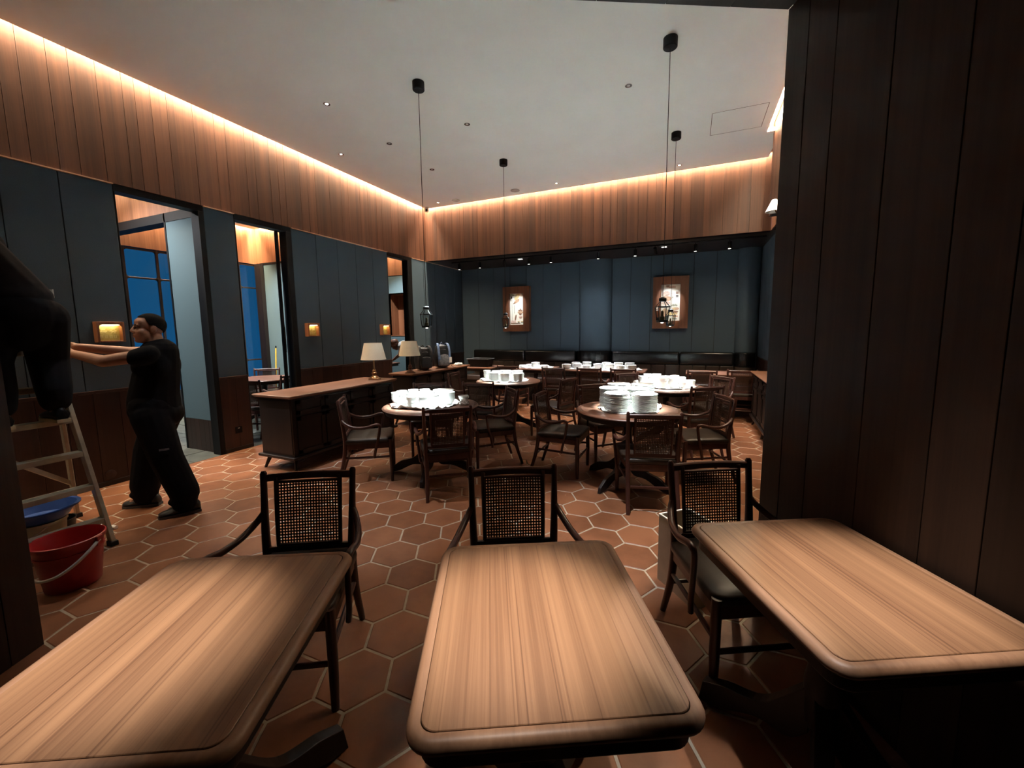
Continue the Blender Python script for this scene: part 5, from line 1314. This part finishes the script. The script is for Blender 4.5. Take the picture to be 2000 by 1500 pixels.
# local frame: y = world -x (towards the wall), x = world +y
ZS = 0.9455
fR, fL = (0.085,-0.01), (-0.165,0.00)
hip = Vector((-0.03,-0.04,1.74)); chest = Vector((-0.16,0.17,2.10)); neck = Vector((-0.22,0.29,2.26))
body = MB()
caps(body,hip,chest,0.13,0.13); caps(body,chest,neck,0.09,0.062)
HT2 = Matrix.Translation(neck+Vector((-0.03,0.10,0.10))) @ Matrix.Rotation(radians(-20),4,'X'); head_prims(body, HT2); caps(body,neck,neck+Vector((-0.02,0.08,0.08)),0.06,0.06)
hl, hr = Vector((-0.42,0.58,2.20)), Vector((-0.08,0.66,2.22))
chain(body,[chest+Vector((-0.17,0.10,0.06)),Vector((-0.44,0.42,2.02)),hl],[0.055,0.045,0.030]); chain(body,[chest+Vector((0.13,0.12,0.06)),Vector((0.02,0.48,2.05)),hr],[0.055,0.045,0.030])
hand(body,hl,(0.05,1,0.15),(0.3,0,-1),1,0.4); hand(body,hr,(-0.05,1,0.15),(-0.3,0,-1),-1,0.4)
for f,kx in ((fL,-0.10),(fR,0.10)):
    chain(body,[hip+Vector((kx,0,-0.04)),Vector((f[0]*0.9+kx*0.2,0.06,1.36)),Vector((f[0],f[1]-0.03,ZS+0.08))],[0.085,0.056,0.040]); caps(body,(f[0],f[1]-0.02,ZS+0.06),(f[0],f[1]+0.09,ZS+0.045),0.036,0.028)
organic('body', body, M['skin'], cl, 0.0075, 3); head_extras(HT2, cl, M['hairb'])
jk = MB(); caps(jk,hip+Vector((0,0,0.04)),chest,0.165,0.165); caps(jk,chest,neck-Vector((0,0.03,0.05)),0.15,0.09); ball(jk,hip+Vector((0,-0.01,0.06)),(0.165,0.155,0.10))
for k,e in ((Vector((-0.17,0.10,0.06)),Vector((-0.44,0.42,2.02))),(Vector((0.13,0.12,0.06)),Vector((0.02,0.48,2.05)))): chain(jk,[chest+k,e],[0.085,0.068])
organic('jacket', jk, M['charcoal'], cl, 0.010, 4)
pn = MB(); ball(pn,hip+Vector((0,-0.03,-0.06)),(0.180,0.165,0.17)); ball(pn,hip+Vector((0.0,-0.02,-0.17)),(0.15,0.13,0.13))
for f,kx in ((fL,-0.10),(fR,0.10)):
    chain(pn,[hip+Vector((kx,-0.02,-0.08)),Vector((f[0]*0.8+kx*0.3,0.035,1.38)),Vector((f[0],f[1]-0.02,1.18)),Vector((f[0],f[1]-0.02,ZS+0.15))],[0.130,0.104,0.092,0.082])
organic('trousers', pn, M['pants'], cl, 0.010, 4)
MB().box(0.122,0.128,-0.09,-0.03,1.795,1.85).build('pocket_paper', M['whiteplastic'], cl)
for f in (fL,fR): shoe(cl,(f[0],f[1]),0,0.285,ZS,M['blackplastic'],M['cream'])

# person bending over in the far private room
bp_ = thing('person', 'reddish haired person in pale striped shirt bending over in the far private room', 'person', (-6.01,7.89,0), radians(122))
M['stripe'] = None
def stripe_mat():
    m_, t_, b_ = newmat('striped_shirt'); c = t_.nodes.new('ShaderNodeTexCoord'); w_ = t_.nodes.new('ShaderNodeTexWave'); w_.bands_direction = 'Z'; w_.inputs['Scale'].default_value = 9.0
    r_ = t_.nodes.new('ShaderNodeValToRGB'); r_.color_ramp.elements[0].position = 0.45; r_.color_ramp.elements[1].position = 0.55
    r_.color_ramp.elements[0].color = (0.42,0.42,0.40,1); r_.color_ramp.elements[1].color = (0.66,0.65,0.60,1)
    t_.links.new(c.outputs['Object'], w_.inputs['Vector']); t_.links.new(w_.outputs['Fac'], r_.inputs[0]); t_.links.new(r_.outputs[0], b_.inputs['Base Color']); b_.inputs['Roughness'].default_value = 0.85; return m_
M['stripe'] = stripe_mat()
body = MB(); hip = Vector((0,0,0.93)); chest = Vector((0,0.26,1.17)); neck = Vector((0,0.36,1.22))
HT3 = Matrix.Translation((0,0.46,1.22)) @ Matrix.Rotation(radians(-50),4,'X'); head_prims(body, HT3)
caps(body,hip,chest,0.12,0.12); caps(body,chest,neck,0.08,0.055); caps(body,neck,(0,0.44,1.23),0.052,0.055)
for s in (-1,1):
    chain(body,[chest+Vector((0.16*s,0.03,0.02)),Vector((0.20*s,0.34,1.0)),Vector((0.15*s,0.50,0.87))],[0.048,0.038,0.026]); hand(body,(0.15*s,0.50,0.87),(0,0.8,-0.5),(0,-0.4,-1),s,0.4)
    chain(body,[(0.09*s,0,0.9),(0.10*s,0.02,0.48),(0.10*s,-0.02,0.08)],[0.085,0.055,0.04]); caps(body,(0.10*s,-0.02,0.05),(0.10*s,0.12,0.045),0.036,0.028)
organic('body', body, M['skin'], bp_, 0.0085, 3); head_extras(HT3, bp_, M['hairr'], long_=True)
sh = MB(); caps(sh,hip+Vector((0,0,0.05)),chest,0.150,0.150); caps(sh,chest+Vector((-0.14,0.02,0.02)),chest+Vector((0.14,0.02,0.02)),0.075,0.075)
for s in (-1,1): caps(sh,chest+Vector((0.16*s,0.03,0.02)),Vector((0.185*s,0.20,1.08)),0.064,0.058)
organic('shirt', sh, M['stripe'], bp_, 0.011, 4)
pn = MB(); ball(pn,hip,(0.17,0.15,0.13))
for s in (-1,1): chain(pn,[(0.09*s,0,0.88),(0.10*s,0.02,0.48),(0.10*s,-0.02,0.10)],[0.115,0.085,0.07])
organic('trousers', pn, M['pants'], bp_, 0.012, 3)
for s in (-1,1): shoe(bp_,(0.10*s,0.0),0)
